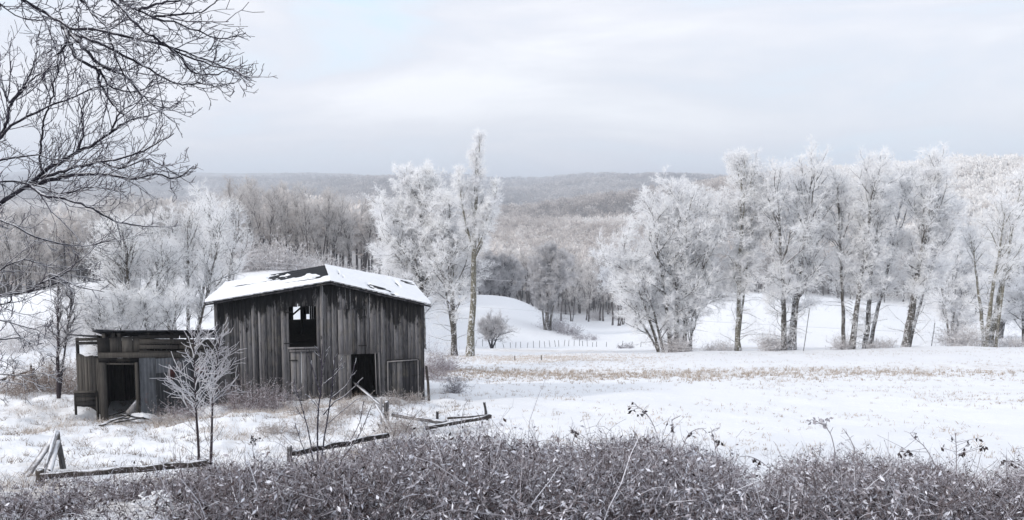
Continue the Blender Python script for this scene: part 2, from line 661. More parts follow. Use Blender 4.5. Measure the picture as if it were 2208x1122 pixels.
def mat_snow(name='settled snow'):
    m, nt = newmat(name)
    pos = N(nt, 'ShaderNodeNewGeometry').outputs['Position']
    n1 = noise(nt, pos, 7, 5, 0.65)
    out(nt, diffuse(nt, SNOW, bump(nt, n1, 0.4, 0.04), 0.8, 0.2))
    return m


def mat_metal():
    m, nt = newmat('weathered sheet iron')
    tcn = N(nt, 'ShaderNodeTexCoord')
    mpn = N(nt, 'ShaderNodeMapping')
    mpn.inputs['Scale'].default_value = (1, 1, 0.35)
    nt.links.new(tcn.outputs['Object'], mpn.inputs[0])
    n1 = noise(nt, mpn.outputs[0], 4, 6, 0.7)
    n2 = noise(nt, tcn.outputs['Object'], 2.0, 4, 0.6)
    c = mixc(nt, maprange(nt, mth(nt, 'ADD', n1, mth(nt, 'MULTIPLY', attr(nt, 'tone'), 0.35)), 0.42, 0.78), (0.012, 0.014, 0.018), (0.085, 0.092, 0.105))
    c = mixc(nt, maprange(nt, n2, 0.62, 0.72, 0, 0.7), c, (0.10, 0.035, 0.025))
    p = N(nt, 'ShaderNodeBsdfPrincipled')
    nt.links.new(c, p.inputs['Base Color'])
    p.inputs['Roughness'].default_value = 0.6
    p.inputs['Metallic'].default_value = 0.2
    out(nt, p.outputs[0])
    return m


def mat_plain(name, col, rough=0.8, var=0.4, scale=6):
    m, nt = newmat(name)
    pos = N(nt, 'ShaderNodeTexCoord').outputs['Object']
    n1 = noise(nt, pos, scale, 5, 0.65)
    c = mixc(nt, maprange(nt, n1, 0.35, 0.65), tuple(x * (1 - var) for x in col), tuple(min(1, x * (1 + var)) for x in col))
    out(nt, diffuse(nt, c, bump(nt, n1, 0.4, 0.02), rough, 0.2))
    return m


M_GROUND = mat_ground()
M_SNOW = mat_snow()
M_FROST = mat_frost('hoar frost twigs', (0.93, 0.93, 0.945), (0.99, 0.99, 0.99), 0.55)
M_FROST2 = mat_frost('greyer frosted twigs', (0.50, 0.49, 0.50), (0.72, 0.71, 0.72), 0.3)
M_WOODTWIG = mat_frost('thinly frosted wood twigs', (0.52, 0.49, 0.48), (0.86, 0.84, 0.83), 0.45, 0.6)
M_BARK = mat_bark('grey brown bark with frost', (0.035, 0.031, 0.028), 0.42, 4.0, (0.13, 0.115, 0.095), True)
M_BARKOLIVE = mat_bark('olive grey bark', (0.10, 0.092, 0.07), 0.40, 4.0, (0.24, 0.22, 0.165), True)  # paler olive bark used on some trunks
M_BARKDARK = mat_bark('dark bark with a line of frost on top', (0.022, 0.021, 0.030), 0.34, 9.0, (0.045, 0.042, 0.055))
M_BARKWOOD = mat_bark('dark wood bark', (0.085, 0.076, 0.074), 0.46, 3.0)
M_TWIGDARK = mat_bark('dark twigs rimed with frost', (0.055, 0.05, 0.07), 0.54, 20.0, (0.10, 0.09, 0.12))
M_SAPLING = mat_bark('brown sapling stem rimed with frost', (0.05, 0.04, 0.045), 0.50, 14.0)
M_RIME = mat_frost('rime on sapling twigs', (0.50, 0.49, 0.52), (0.76, 0.76, 0.79), 0.2)
M_BOARD = mat_wood('weathered barn boards', (0.024, 0.024, 0.028), (0.25, 0.24, 0.243), 1.25)
M_SHEDBOARD = mat_wood('weathered shed boards', (0.012, 0.011, 0.011), (0.088, 0.080, 0.071), 0.06, 0, (0.05, 0.042, 0.033))
M_OLDPOST = mat_wood('silvered split wood', (0.05, 0.048, 0.05), (0.34, 0.33, 0.34), 0.0, 0.18)
M_DARKRAIL = mat_wood('black wet rail', (0.012, 0.011, 0.012), (0.10, 0.085, 0.075), 0.0, 0.16)
M_INNER_SHADE = mat_plain('timber with interior shade in its colour', (0.009, 0.008, 0.007))  # indoor shade is put into this near-black timber colour
M_ROOFING = mat_plain('dark roofing felt', (0.022, 0.023, 0.028), 0.8, 0.4, 5)
M_METAL = mat_metal()
M_RUST = mat_plain('rust red sheet', (0.040, 0.013, 0.012), 0.8, 0.6, 4)
M_IRON = mat_plain('black iron', (0.015, 0.014, 0.014), 0.6)
M_HAY = mat_plain('old dark hay', (0.03, 0.025, 0.02), 0.95, 0.5, 12)
M_WEED = mat_tone('dead weeds dusted with frost', [(0.0, (0.016, 0.012, 0.013)), (0.28, (0.075, 0.058, 0.058)), (0.5, (0.20, 0.175, 0.185)), (0.75, (0.45, 0.435, 0.475)), (1.0, (0.82, 0.83, 0.90))], 0.15)
M_GRASS = mat_tone('dry straw coloured grass', [(0.0, (0.14, 0.10, 0.075)), (0.4, (0.38, 0.31, 0.25)), (0.75, (0.64, 0.57, 0.51)), (1.0, (0.86, 0.84, 0.84))], 0.2)
M_WIRE = mat_plain('frosted cable', (0.55, 0.55, 0.58), 0.8, 0.1)

# ------------------------------------------------------------------ the ground: one sheet to the horizon
def build_ground():
    ang = np.concatenate([np.arange(-180, -42, 3.0), np.arange(-42, 42, 0.16), np.arange(42, 180, 3.0)])
    rr = np.concatenate([[0.3], np.exp(np.linspace(math.log(0.8), math.log(9400), 720))])
    A, Rr = np.meshgrid(np.radians(ang), rr, indexing='ij')
    X, Y = np.sin(A) * Rr, np.cos(A) * Rr
    Z = height(X, Y)
    na, nr = A.shape
    idx = np.arange(na * nr).reshape(na, nr)
    nx = np.roll(idx, -1, 0)
    q = np.stack([idx[:, :-1], idx[:, 1:], nx[:, 1:], nx[:, :-1]], -1).reshape(-1, 4)
    v = np.stack([X, Y, Z], -1).reshape(-1, 3)
    px, py = project(v)
    x, y = v[:, 0], v[:, 1]
    u = x / np.maximum(y, 1)
    cover = np.zeros(len(v))
    yard = np.clip((-0.02 - u) / 0.10, 0, 1) * np.clip((48 - y) / 10, 0, 1) * np.clip((y - 6) / 4, 0, 1)
    cover += 0.12 * yard * (1 + 1.8 * fbm(x * 0.22, y * 0.22, 5, 3))
    line = np.exp(-((py - 792) / 14) ** 2) * np.clip((px - 930) / 80, 0, 1) * np.clip((2300 - px) / 900, 0, 1)
    cover += np.where((y > 30) & (y < 74), 0.0, 0) + 0.0 * line
    swale = np.exp(-(((y - 52) + (x * 0.02)) / 6.0) ** 2) * np.clip((x + 9) / 4, 0, 1)
    cover += 0.30 * swale
    low = np.exp(-((y - 96) / 9) ** 2) * np.clip((x + 8) / 6, 0, 1)
    cover += 0.42 * low
    bank = np.clip((16.5 - np.hypot(x, y)) / 4, 0, 1)
    cover += 0.35 * bank
    wood = np.clip((np.hypot(x, y) - 230) / 40, 0, 1)
    wood = np.maximum(wood, np.clip((y - 116) / 10, 0, 1) * np.clip((-0.13 - u) / 0.03, 0, 1))
    me = mesh_np('ground', v, q, None, {'cover': cover, 'wood': wood}, True)
    o = link('ground', me, M_GROUND)
    tag(o, kind='structure')
    # small cap under the camera
    return o


build_ground()


# ------------------------------------------------------------------ plank walls
class Wall:
    """a vertical wall plane through two ground points"""

    def __init__(s, A, B):
        s.A = np.array(A, float)
        B = np.array(B, float)
        s.W = np.linalg.norm(B - s.A)
        s.U = (B - s.A) / s.W
        s.V = np.array([-s.U[1], s.U[0]])          # pointing away from the camera side

    def sz(s, px, py, v=0.0):
        r = ray(px, py)
        O = s.A + s.V * v
        M = np.array([[r[0], -s.U[0]], [r[1], -s.U[1]]])
        k, q = np.linalg.solve(M, O - CAM[:2])
        return q, CAM[2] + r[2] * k

    def w(s, a, v, z):
        p = s.A + s.U * a + s.V * v
        return np.array([p[0], p[1], z])

    def rect(s, x0, y0, x1, y1, v=0.0):
        a0, z1 = s.sz(x0, y0, v)
        a1, _ = s.sz(x1, y0, v)
        _, z0 = s.sz((x0 + x1) / 2, y1, v)
        return a0, a1, z0, z1


def planks(mb, wall, s0, s1, zb, zt, rng, holes=(), th=0.025, v0=0.0, wmin=0.09, wmax=0.20, gap=0.008, ragged=0.0, toff=0.0, ztop_ref=None):
    """vertical boards from s0 to s1; zb, zt are functions of s; holes are (s0, s1, z0, z1)"""
    s = s0
    edges = sorted([h[0] for h in holes] + [h[1] for h in holes])
    while s < s1 - 0.02:
        wd = rng.uniform(wmin, wmax)
        e = min(s + wd, s1)
        for ed in edges:
            if s + 0.04 < ed < e + 0.05:
                e = ed
                break
        if s1 - e < 0.05:
            e = s1
        m = (s + e) / 2
        iv = [(zb(m) + rng.uniform(0, ragged), None)]
        segs = []
        lo = zb(m) + rng.uniform(-0.02, ragged)
        hs = sorted([h for h in holes if h[0] - 1e-4 < m < h[1] + 1e-4], key=lambda h: h[2])
        for h in hs:
            if h[2] > lo + 0.03:
                segs.append((lo, h[2] + rng.uniform(-0.01, 0.015), False))
            lo = h[3] + rng.uniform(-0.02, 0.01)
        segs.append((lo, None, True))
        tone = rng.normal() * 0.34 + toff
        dv = v0 + rng.uniform(-0.010, 0.008)
        tilt = rng.uniform(-0.006, 0.006)
        g = gap * rng.uniform(0.3, 1.9)
        for z0, z1, top in segs:
            a, b = s + g / 2, e - g / 2
            za, zb_ = (zt(a), zt(b)) if top else (z1, z1)
            if min(za, zb_) - z0 < 0.03:
                continue
            c = [wall.w(a + tilt, dv, z0), wall.w(b + tilt, dv + rng.uniform(-0.003, 0.003), z0), wall.w(b + tilt, dv + th, z0), wall.w(a + tilt, dv + th, z0),
                 wall.w(a, dv, za), wall.w(b, dv, zb_), wall.w(b, dv + th, zb_), wall.w(a, dv + th, za)]
            ref = ztop_ref or zt
            td = [ref(a) - z0] * 4 + [ref(a) - za, ref(b) - zb_, ref(b) - zb_, ref(a) - za]
            mb.box8(np.array(c), tone=tone, topdist=np.array(td))
        s = e


# ------------------------------------------------------------------ the barn
def build_barn():
    rng = np.random.default_rng(11)
    A = (-10.155, 27.2)
    Bq = np.array(A) + 7.14 * np.array([0.975, 0.223]) / math.hypot(0.975, 0.223)
    f = Wall(A, Bq)
    W, D = f.W, 6.1
    barn = link('barn', None)
    base = f.w(W / 2, D / 2, 0)
    tag(barn, 'tall weathered grey board barn with black open window and snow on its low gable roof', 'barn')
    # roof corners measured at the front and back edges
    vf, vb = -0.28, D + 0.15
    fl, fa, fr = f.sz(441, 650, vf), f.sz(712, 604, vf), f.sz(929, 654, vf)
    bl, ba, br = f.sz(487, 609, vb), f.sz(700, 571, vb), f.sz(888, 607, vb)
    s_ap, z_ap = fa

    def roofz(s, v):
        t = (v - vf) / (vb - vf)
        L = (fl[0] * (1 - t) + bl[0] * t, fl[1] * (1 - t) + bl[1] * t)
        Ap = (fa[0] * (1 - t) + ba[0] * t, fa[1] * (1 - t) + ba[1] * t)
        Rr = (fr[0] * (1 - t) + br[0] * t, fr[1] * (1 - t) + br[1] * t)
        return float(np.interp(s, [L[0], Ap[0], Rr[0]], [L[1], Ap[1], Rr[1]]))

    th = 0.07

    def top(v):
        return lambda s: roofz(s, v) - th - 0.012

    def foot(s, v=0):
        p = f.w(s, v, 0)
        return gz(p[0], p[1]) - 0.06
    win = f.rect(622, 662, 682, 750)
    sh = f.rect(727, 667, 787, 764)
    dr = f.rect(757, 764, 813, 900)
    gp = f.rect(750, 757, 792, 764)
    ld = f.rect(625, 757, 683, 900)
    rd = f.rect(834, 777, 903, 900)
    holes = [(win[0], win[1], win[2], win[3]), (dr[0], dr[1], -1, dr[3]),
             (sh[0], sh[1], sh[2], sh[3]), (ld[0], ld[1], -1, ld[3]), (rd[0], rd[1], -1, rd[3])]
    mb = MB()
    planks(mb, f, 0, W, lambda s: foot(s), top(0), rng, holes, ragged=0.05)
    mb.build('front_wall', M_BOARD, barn)
    # patch boards over the old doors (closed leaves, a little behind or proud of the wall)
    hin = []

    def leaf(name, r, v, hinge_side, toff, lab=None, ys=(0.18, 0.82), frame=False):
        z0 = max(r[2], foot((r[0] + r[1]) / 2) + 0.04)
        m = MB()
        planks(m, f, r[0] + 0.015, r[1] - 0.015, lambda s: z0, lambda s: r[3] - 0.02, rng, (), v0=v, toff=toff, wmin=0.13, ztop_ref=top(0))
        if frame:
            for a in (r[0] + 0.03, r[1] - 0.03):
                m.beam(f.w(a, v - 0.03, z0), f.w(a, v - 0.03, r[3] - 0.03), 0.035, 0.03, tone=0.9, topdist=3)
            m.beam(f.w(r[0] + 0.05, v - 0.03, r[3] - 0.05), f.w(r[1] - 0.05, v - 0.03, r[3] - 0.02), 0.03, 0.035, tone=0.9, topdist=3)
        o = m.build(name, M_BOARD, barn)
        if lab:
            tag(o, lab)
        for k in ys:
            z = z0 + (r[3] - z0) * k
            h = MB()
            a0 = r[0] - 0.03 if hinge_side < 0 else r[1] + 0.03
            a1 = a0 + 0.28 * (1 if hinge_side < 0 else -1)
            h.beam(f.w(a0, v - 0.035, z), f.w(a1, v - 0.032, z + rng.uniform(-0.01, 0.01)), 0.015, 0.035)
            h.build('hinge', M_IRON, o)
        return o
    leaf('loft_door', sh, -0.012, 1, 0.1, 'closed upper door of grey boards')
    leaf('lower_door', ld, 0.010, -1, 0.25, 'closed lower door of paler boards under the window')
    leaf('stall_door', rd, -0.015, 1, -0.55, 'dark closed door framed with pale battens', ys=(0.62,), frame=True)
    # sill, header, side trim of the window
    m = MB()
    m.beam(f.w(win[0] - 0.06, -0.035, win[2] + 0.01), f.w(win[1] + 0.05, -0.035, win[2] - 0.01), 0.07, 0.045, tone=0.8, topdist=3)
    m.beam(f.w(win[0] - 0.02, -0.028, win[2] - 0.10), f.w(win[1] + 0.02, -0.028, win[2] - 0.11), 0.03, 0.07, tone=0.1, topdist=3)
    m.build('window_sill', M_BOARD, barn)
    m = MB()
    for yy in (674, 741):
        a, z = f.sz(612, yy)
        m.beam(f.w(a, -0.03, z), f.w(a + 0.28, -0.03, z), 0.015, 0.04)
        m.build('shutter_hinge', M_IRON, barn)
        m = MB()
    m = MB()
    for a, t_ in ((0.04, -0.1), (W - 0.05, -0.7)):
        m.beam(f.w(a, -0.033, foot(a)), f.w(a, -0.033, roofz(a, 0) - 0.1), 0.11, 0.03, tone=t_, topdist=1.5)
        m.build('corner_board', M_BOARD, barn)
        m = MB()
    m.beam(f.w(f.sz(694, 700)[0], -0.028, foot(3.6)), f.w(f.sz(694, 700)[0], -0.028, roofz(3.6, 0) - 0.12), 0.09, 0.02, tone=0.5, topdist=1.0)
    m.build('cover_board', M_BOARD, barn)
    # strips hanging in the doorway and a pale tag
    m = MB()
    for xx, y1 in ((817, 875), (809, 850)):
        a, _ = f.sz(xx, 765)
        _, z1 = f.sz(xx, y1)
        m.beam(f.w(a, -0.03, dr[3] + 0.02), f.w(a + 0.03, -0.03, max(z1, foot(a) + 0.1)), 0.035, 0.02, tone=0.7, topdist=3)
    a, z = f.sz(700 + 118, 760)
    m.build('loose_batten', M_BOARD, barn)
    # back wall with the bright gaps seen through the window
    bk = []
    for x0, y0, x1, y1 in ((632, 655, 648, 707), (660.5, 677, 668, 707), (652.5, 664, 653.6, 706), (671.5, 675, 672.6, 704), (676, 672, 677.2, 704)):
        a0, z1 = f.sz(x0, y0, D)
        a1, z0 = f.sz(x1, y1, D)
        bk.append((a0, a1, z0, z1))
    mb = MB()
    planks(mb, f, 0.02, W - 0.02, lambda s: foot(s, D), top(D), rng, bk, v0=D, gap=0.004)
    mb.build('back_wall', M_INNER_SHADE, barn)
    for nm, a, sgn in (('side_wall', 0.0, 1), ('side_wall', W, -1)):
        p0, p1 = f.w(a, 0.03, 0)[:2], f.w(a, D - 0.01, 0)[:2]
        sw = Wall(p0, p1)
        mb = MB()
        planks(mb, sw, 0, sw.W, lambda s: foot(a, s), lambda s: roofz(a, s) - th - 0.01, rng, (), v0=-0.03 if sgn > 0 else 0.0, gap=0.005)
        mb.build(nm, M_BOARD, barn)
    # frame timbers, loft floor, hay
    m = MB()
    for v in (0.12, D * 0.5, D - 0.12):
        for a in (0.12, W - 0.12):
            m.beam(f.w(a, v, foot(a, v)), f.w(a, v, roofz(a, v) - 0.12), 0.13, 0.13, tone=0, topdist=3)
    for k in range(9):
        v = 0.15 + k * (D - 0.3) / 8
        for e in (0.05, W - 0.05):
            m.beam(f.w(e, v, roofz(e, v) - 0.16), f.w(s_ap, v, roofz(s_ap, v) - 0.16), 0.05, 0.10)
    a0, z0 = f.sz(630, 680, 0.9)
    a1, z1 = f.sz(652, 661, 0.9)
    m.beam(f.w(a0, 0.9, z0), f.w(a1, 0.9, z1), 0.06, 0.06)
    a2, z2 = f.sz(651, 720, 1.6)
    a3, z3 = f.sz(651, 650, 1.6)
    m.beam(f.w(a2, 1.6, z2), f.w(a3, 1.6, z3), 0.07, 0.07)
    m.build('frame', M_INNER_SHADE, barn)
    m = MB()
    planks(m, f, dr[0] - 1.0, W - 0.15, lambda s: foot(s, 1.4), lambda s: dr[3] + 0.25, rng, (), v0=1.4, gap=0.001, ztop_ref=lambda s: 9)
    m.build('added_dark_partition', M_INNER_SHADE, barn)  # added boards that block light bars so the doorway stays black
    m = MB()
    zf = f.sz(650, 745, 0.3)[1] - 0.1
    c = [f.w(0.05, 0.05, zf), f.w(W - 0.05, 0.05, zf), f.w(W - 0.05, D - 0.05, zf), f.w(0.05, D - 0.05, zf)]
    m.box8(np.array(c + [p + np.array([0, 0, 0.05]) for p in c]))
    m.build('loft_floor', M_INNER_SHADE, barn)
    # heap of hay on the loft floor
    gx, gy = np.meshgrid(np.linspace(0.2, W - 0.2, 40), np.linspace(1.2, D - 0.2, 24), indexing='ij')
    top_h = f.sz(650, 712, 3.0)[1] - zf
    hh = top_h * np.clip(1 - ((gy - 4.0) / 2.9) ** 2, 0, 1) * np.clip(1 - ((gx - 3.2) / 3.6) ** 4, 0, 1) * (0.88 + 0.1 * fbm(gx * 1.3, gy * 1.3, 4))
    vv = np.array([f.w(a, b, zf + 0.06 + h) for a, b, h in zip(gx.ravel(), gy.ravel(), hh.ravel())])
    ix = np.arange(gx.size).reshape(gx.shape)
    m = MB()
    m.add(vv, np.stack([ix[:-1, :-1], ix[1:, :-1], ix[1:, 1:], ix[:-1, 1:]], -1).reshape(-1, 4))
    hay = m.build('hay_heap', M_HAY, None, True)
    tag(hay, 'dark old hay heaped on the loft floor inside the barn window', 'hay')
    # roof: deck of two slopes, fascia edge, snow
    roof = MB()

    def ring(t):
        out_ = []
        for p, q in ((fl, bl), (fa, ba), (fr, br)):
            s = p[0] * (1 - t) + q[0] * t
            z = p[1] * (1 - t) + q[1] * t
            out_.append((s, z))
        return out_
    nv = 14
    for side in (0, 1):
        for k in range(nv):
            t0, t1 = k / nv, (k + 1) / nv
            r0, r1 = ring(t0), ring(t1)
            v0, v1 = vf + (vb - vf) * t0, vf + (vb - vf) * t1
            p, q = r0[side], r0[side + 1]
            p1, q1 = r1[side], r1[side + 1]
            dz = rng.uniform(-0.012, 0.012)
            c = [f.w(p[0], v0, p[1] - th + dz), f.w(q[0], v0, q[1] - th), f.w(q1[0], v1 - 0.012, q1[1] - th), f.w(p1[0], v1 - 0.012, p1[1] - th + dz)]
            roof.box8(np.array(c + [x + np.array([0, 0, th - 0.02]) for x in c]))
    ro = roof.build('roof', M_ROOFING, barn)
    nsg, nvg = 150, 90
    for side, nm in ((0, 'roof_snow'), (1, 'roof_snow')):
        S, Vv = np.meshgrid(np.linspace(0, 1, nsg), np.linspace(0, 1, nvg), indexing='ij')
        pts = np.zeros((nsg, nvg, 3))
        L, Rg = ((fl, bl), (fa, ba)) if side == 0 else ((fa, ba), (fr, br))
        s_lo = L[0][0] * (1 - Vv) + L[1][0] * Vv
        z_lo = L[0][1] * (1 - Vv) + L[1][1] * Vv
        s_hi = Rg[0][0] * (1 - Vv) + Rg[1][0] * Vv
        z_hi = Rg[0][1] * (1 - Vv) + Rg[1][1] * Vv
        ss = s_lo * (1 - S) + s_hi * S
        zz = z_lo * (1 - S) + z_hi * S
        v = vf + (vb - vf) * Vv
        nn = fbm(ss * 1.3, v * 1.3, 40 + side, 4)
        n_ = fbm(ss * 5, v * 5, 50 + side, 3)
        if side == 0:
            # bare dark felt near the ridge at the back and in streaks down the slope
            streak = fbm(ss * 0.5, (v + 0.25 * ss) * 2.6, 60, 3)
            bare = np.clip((S - 0.42 - 0.10 * nn - 0.22 * (1 - Vv)) / 0.25, 0, 1) * np.clip((Vv - 0.34 - 0.14 * nn) / 0.22, 0, 1) * 1.9 + 0.35 * n_ * np.clip((S - 0.35) / 0.1, 0, 1) * np.clip((Vv - 0.3) / 0.2, 0, 1)
            bare = bare + np.clip((streak - 0.16) * 2.4, 0, 1) * np.clip((0.97 - S) / 0.1, 0, 1) * np.clip((Vv - 0.1) / 0.1, 0, 1) * np.clip((S - 0.12) / 0.1, 0, 1) * 1.3
            h = 0.055 + 0.02 * nn - 0.12 * bare
        else:
            h = 0.065 + 0.012 * nn
            for (cs, cv, rs, rv) in ((0.42, 0.10, 0.035, 0.05), (0.40, 0.22, 0.02, 0.05), (0.76, 0.62, 0.014, 0.13), (0.62, 0.02, 0.03, 0.03), (0.12, 0.55, 0.008, 0.10), (0.15, 0.35, 0.008, 0.06)):
                h = h - 0.14 * np.exp(-((S - cs) / rs) ** 2 - ((Vv - cv) / rv) ** 2)
        h = h + 0.008 * n_
        edge = np.minimum(np.minimum(Vv, 1 - Vv) / 0.02, 1)
        h = np.maximum(h, -0.03) * np.clip(edge, 0.12, 1)
        zz = zz - 0.018 + h
        for i in range(nsg):
            pw = f.A[None] + f.U[None] * ss[i][:, None] + f.V[None] * v[i][:, None]
            pts[i, :, 0], pts[i, :, 1] = pw[:, 0], pw[:, 1]
        pts[..., 2] = zz
        ix = np.arange(nsg * nvg).reshape(nsg, nvg)
        m = MB()
        m.add(pts.reshape(-1, 3), np.stack([ix[:-1, :-1], ix[1:, :-1], ix[1:, 1:], ix[:-1, 1:]], -1).reshape(-1, 4))
        # skirt down to the deck along the front edge and the eave
        loop = np.concatenate([ix[:, 0], ix[-1, 1:], ix[::-1, -1][1:], ix[0, ::-1][1:]])
        top_ = pts.reshape(-1, 3)[loop]
        bot = top_.copy()
        bot[:, 2] -= 0.045
        nl = len(loop)
        sk = np.concatenate([top_, bot])
        i0 = np.arange(nl - 1)
        m.add(sk, np.stack([i0, i0 + 1, i0 + 1 + nl, i0 + nl], -1))
        m.build(nm, M_SNOW, ro, True)
    # ragged bargeboard under the front edge
    m = MB()
    for (p, q) in ((fl, fa), (fa, fr)):
        k = 9
        for i in range(k):
            t0, t1 = i / k, (i + 1) / k
            a0, a1 = p[0] * (1 - t0) + q[0] * t0, p[0] * (1 - t1) + q[0] * t1
            z0, z1 = p[1] * (1 - t0) + q[1] * t0, p[1] * (1 - t1) + q[1] * t1
            j = rng.uniform(-0.012, 0.012)
            m.beam(f.w(a0, vf + 0.03, z0 - th - 0.05 + j), f.w(a1 - 0.01, vf + 0.03, z1 - th - 0.05 + j * 0.4), 0.025, 0.06, tone=-0.6, topdist=3)
    m.build('bargeboard', M_BOARD, barn)
    # raised corner flaps of roofing sticking through the snow
    m = MB()
    for (S_, V_, l, an) in ((0.40, 0.12, 0.55, 0.1), (0.43, 0.06, 0.6, 0.0), (0.83, 0.80, 0.45, 0.1), (0.86, 0.72, 0.4, 0.05)):
        s = fa[0] * (1 - S_) + fr[0] * S_
        v = vf + (vb - vf) * V_
        z = roofz(s, v) + 0.05
        m.beam(f.w(s, v, z + 0.03), f.w(s + l, v + an, roofz(s + l, v) + 0.045), 0.16, 0.03)
        m.build('roofing_flap', M_ROOFING, ro)
        m = MB()
    # leaning black pole and fallen board, standing on their own
    g1 = G(925, 864)
    a, z = f.sz(907, 790, -0.05)
    m = MB()
    tp = f.w(W + 0.06, -0.1, z)
    tubes(m, np.array([[g1 - [0, 0, .1], (g1 + tp) / 2 + [0.02, 0, 0], tp]]), np.array([[0.055, 0.05, 0.045]]), 6, rng, 0.05, tone=np.zeros(1), topdist=np.full(1, 3.0))
    o = m.build('leaning_pole', M_DARKRAIL)
    tag(o, 'black pole leaning against the right corner of the barn', 'pole')
    m = MB()
    p1 = G(822, 880)
    p0 = f.w(f.sz(768, 840, -0.1)[0], 0.35, f.sz(768, 832, 0)[1])
    m.beam(p0, p1 + [0, 0, 0.05], 0.24, 0.035, 0.5, tone=0.4, topdist=3)
    o = m.build('fallen_board', M_OLDPOST)
    tag(o, 'wide grey board slanting down out of the dark barn doorway', 'board')
    return f


FW = build_barn()


# ------------------------------------------------------------------ the shed
def build_shed():
    rng = np.random.default_rng(23)
    a = P(213, 800, 25.8)[:2]
    b = P(472, 800, 27.12)[:2]
    w = Wall(a, b)
    shed = link('lean_to_shed', None)
    tag(shed, 'low board and sheet iron shed with open doorway joined to the barn', 'shed')
    dep = 3.6

    def foot(s, v=0):
        p = w.w(s, v, 0)
        return gz(p[0], p[1]) - 0.05
    zt = lambda px: w.sz(px, 716)[1]
    zl, zr = w.sz(213, 716)[1], w.sz(470, 714)[1]
    ztop = lambda s: zl + (zr - zl) * s / w.W
    sx = lambda px, v=0: w.sz(px, 780, v)[0]
    zy = lambda px, py: w.sz(px, py)[1]
    # upper boarding: short vertical boards on the left, long horizontal slats on the right
    m = MB()
    r0, r1 = 0.0, sx(318)
    planks(m, w, r0, r1, lambda s: zy(260, 762), lambda s: zy(260, 727), rng, (), v0=0.0, wmin=0.2, wmax=0.42, toff=0.15)
    for k, (y0, y1) in enumerate(((722, 730), (731, 742), (743, 753), (755, 763))):
        x = 300
        while x < 466:
            x2 = min(466, x + rng.uniform(50, 110))
            aa, bb = w.sz(x, (y0 + y1) / 2), w.sz(x2, (y0 + y1) / 2)
            hgt = abs(zy(x, y0) - zy(x, y1)) * rng.uniform(0.8, 1.0)
            vo = -0.02 - 0.012 * (k % 2) if x < 320 else -0.01 * (k % 2)
            m.beam(w.w(aa[0], vo, aa[1]), w.w(bb[0] - 0.02, vo, bb[1] + rng.uniform(-0.015, 0.015)), 0.02, hgt, tone=rng.normal() * 0.35, topdist=3)
            x = x2
    m.build('upper_boarding', M_SHEDBOARD, shed)
    m = MB()
    for x in (226, 246, 258, 322, 372, 430):
        s = sx(x)
        m.beam(w.w(s, 0.05, zy(x, 740)), w.w(s, 0.05, ztop(s) - 0.05), 0.10, 0.05, tone=rng.normal() * 0.3 + 0.4, topdist=3)
    m.beam(w.w(0.0, -0.035, zy(213, 766)), w.w(sx(466), -0.035, zy(466, 765)), 0.04, 0.17, tone=0.35, topdist=3)
    m.build('header_beam', M_SHEDBOARD, shed)
    m = MB()
    m.beam(w.w(0.02, 0.06, zy(213, 776)), w.w(sx(300), 0.06, zy(300, 776)), 0.05, 0.14, tone=-1.2, topdist=3)
    m.build('lintel', M_DARKRAIL, shed)
    # door posts
    for x, wd, tn, yb in ((221, 0.22, 0.1, 922), (294, 0.09, 0.4, 896)):
        m = MB()
        s = sx(x)
        m.beam(w.w(s, -0.02, min(zy(x, yb), foot(s) + 0.0)), w.w(s, -0.02, zy(x, 782)), wd, 0.06, tone=tn, topdist=3)
        m.build('door_post', M_SHEDBOARD, shed)
    m = MB()
    m.beam(w.w(sx(229), -0.0, zy(229, 785)), w.w(sx(292), -0.0, zy(292, 785)), 0.05, 0.05, tone=0.6, topdist=3)
    m.build('door_frame', M_SHEDBOARD, shed)
    # sheet iron panels, corrugated
    def sheet(x0, x1, y0, y1, v, tn, rough=0.012):
        s0, s1 = sx(x0), sx(x1)
        n = 40
        ss = np.linspace(s0, s1, n)
        z1 = zy((x0 + x1) / 2, y0)
        z0 = max(foot((s0 + s1) / 2) - 0.0, zy((x0 + x1) / 2, y1))
        mb = MB()
        vv = v + rough * np.sin(ss * 2 * math.pi / 0.11)
        fr_, bk_ = [], []
        for z in (z0, z1):
            fr_ += [w.w(s, q, z) for s, q in zip(ss, vv)]
            bk_ += [w.w(s, q + 0.008, z) for s, q in zip(ss, vv)]
        i = np.arange(n - 1)
        q1 = np.stack([i, i + 1, i + 1 + n, i + n], -1)
        mb.add(np.array(fr_), q1, tone=tn)
        mb.add(np.array(bk_), q1[:, ::-1], tone=tn)
        mb.build('iron_sheet', M_METAL, shed)
    sheet(300, 335, 771, 905, -0.03, 0.55, 0.004)
    sheet(336, 373, 772, 803, -0.045, 0.9)
    sheet(336, 372, 803.5, 900, -0.02, -0.5)
    sheet(373.5, 412, 772, 895, -0.035, 0.1)
    sheet(413, 468, 772, 890, -0.02, -0.1)
    m = MB()
    for x0, x1, y0, y1 in ((362, 376, 795, 818), (418, 446, 789, 803)):
        m.beam(w.w(sx(x0), -0.08, zy(x0, (y0 + y1) / 2)), w.w(sx(x1), -0.075, zy(x1, (y0 + y1) / 2)), 0.02, abs(zy(x0, y0) - zy(x0, y1)))
        m.build('rusty_patch', M_RUST, shed)
        m = MB()
    # side and back walls
    for aa, v0, v1 in ((0.0, 0.04, dep), ):
        sw = Wall(w.w(aa, v0, 0)[:2], w.w(aa, v1, 0)[:2])
        m = MB()
        planks(m, sw, 0, sw.W, lambda s: foot(aa, s), lambda s: zl - 0.1 - 0.22 * s, rng, (), gap=0.012, ztop_ref=lambda s: 9)
        m.build('side_wall', M_SHEDBOARD, shed)
    bw_ = Wall(w.w(0, dep, 0)[:2], w.w(w.W, dep, 0)[:2])
    m = MB()
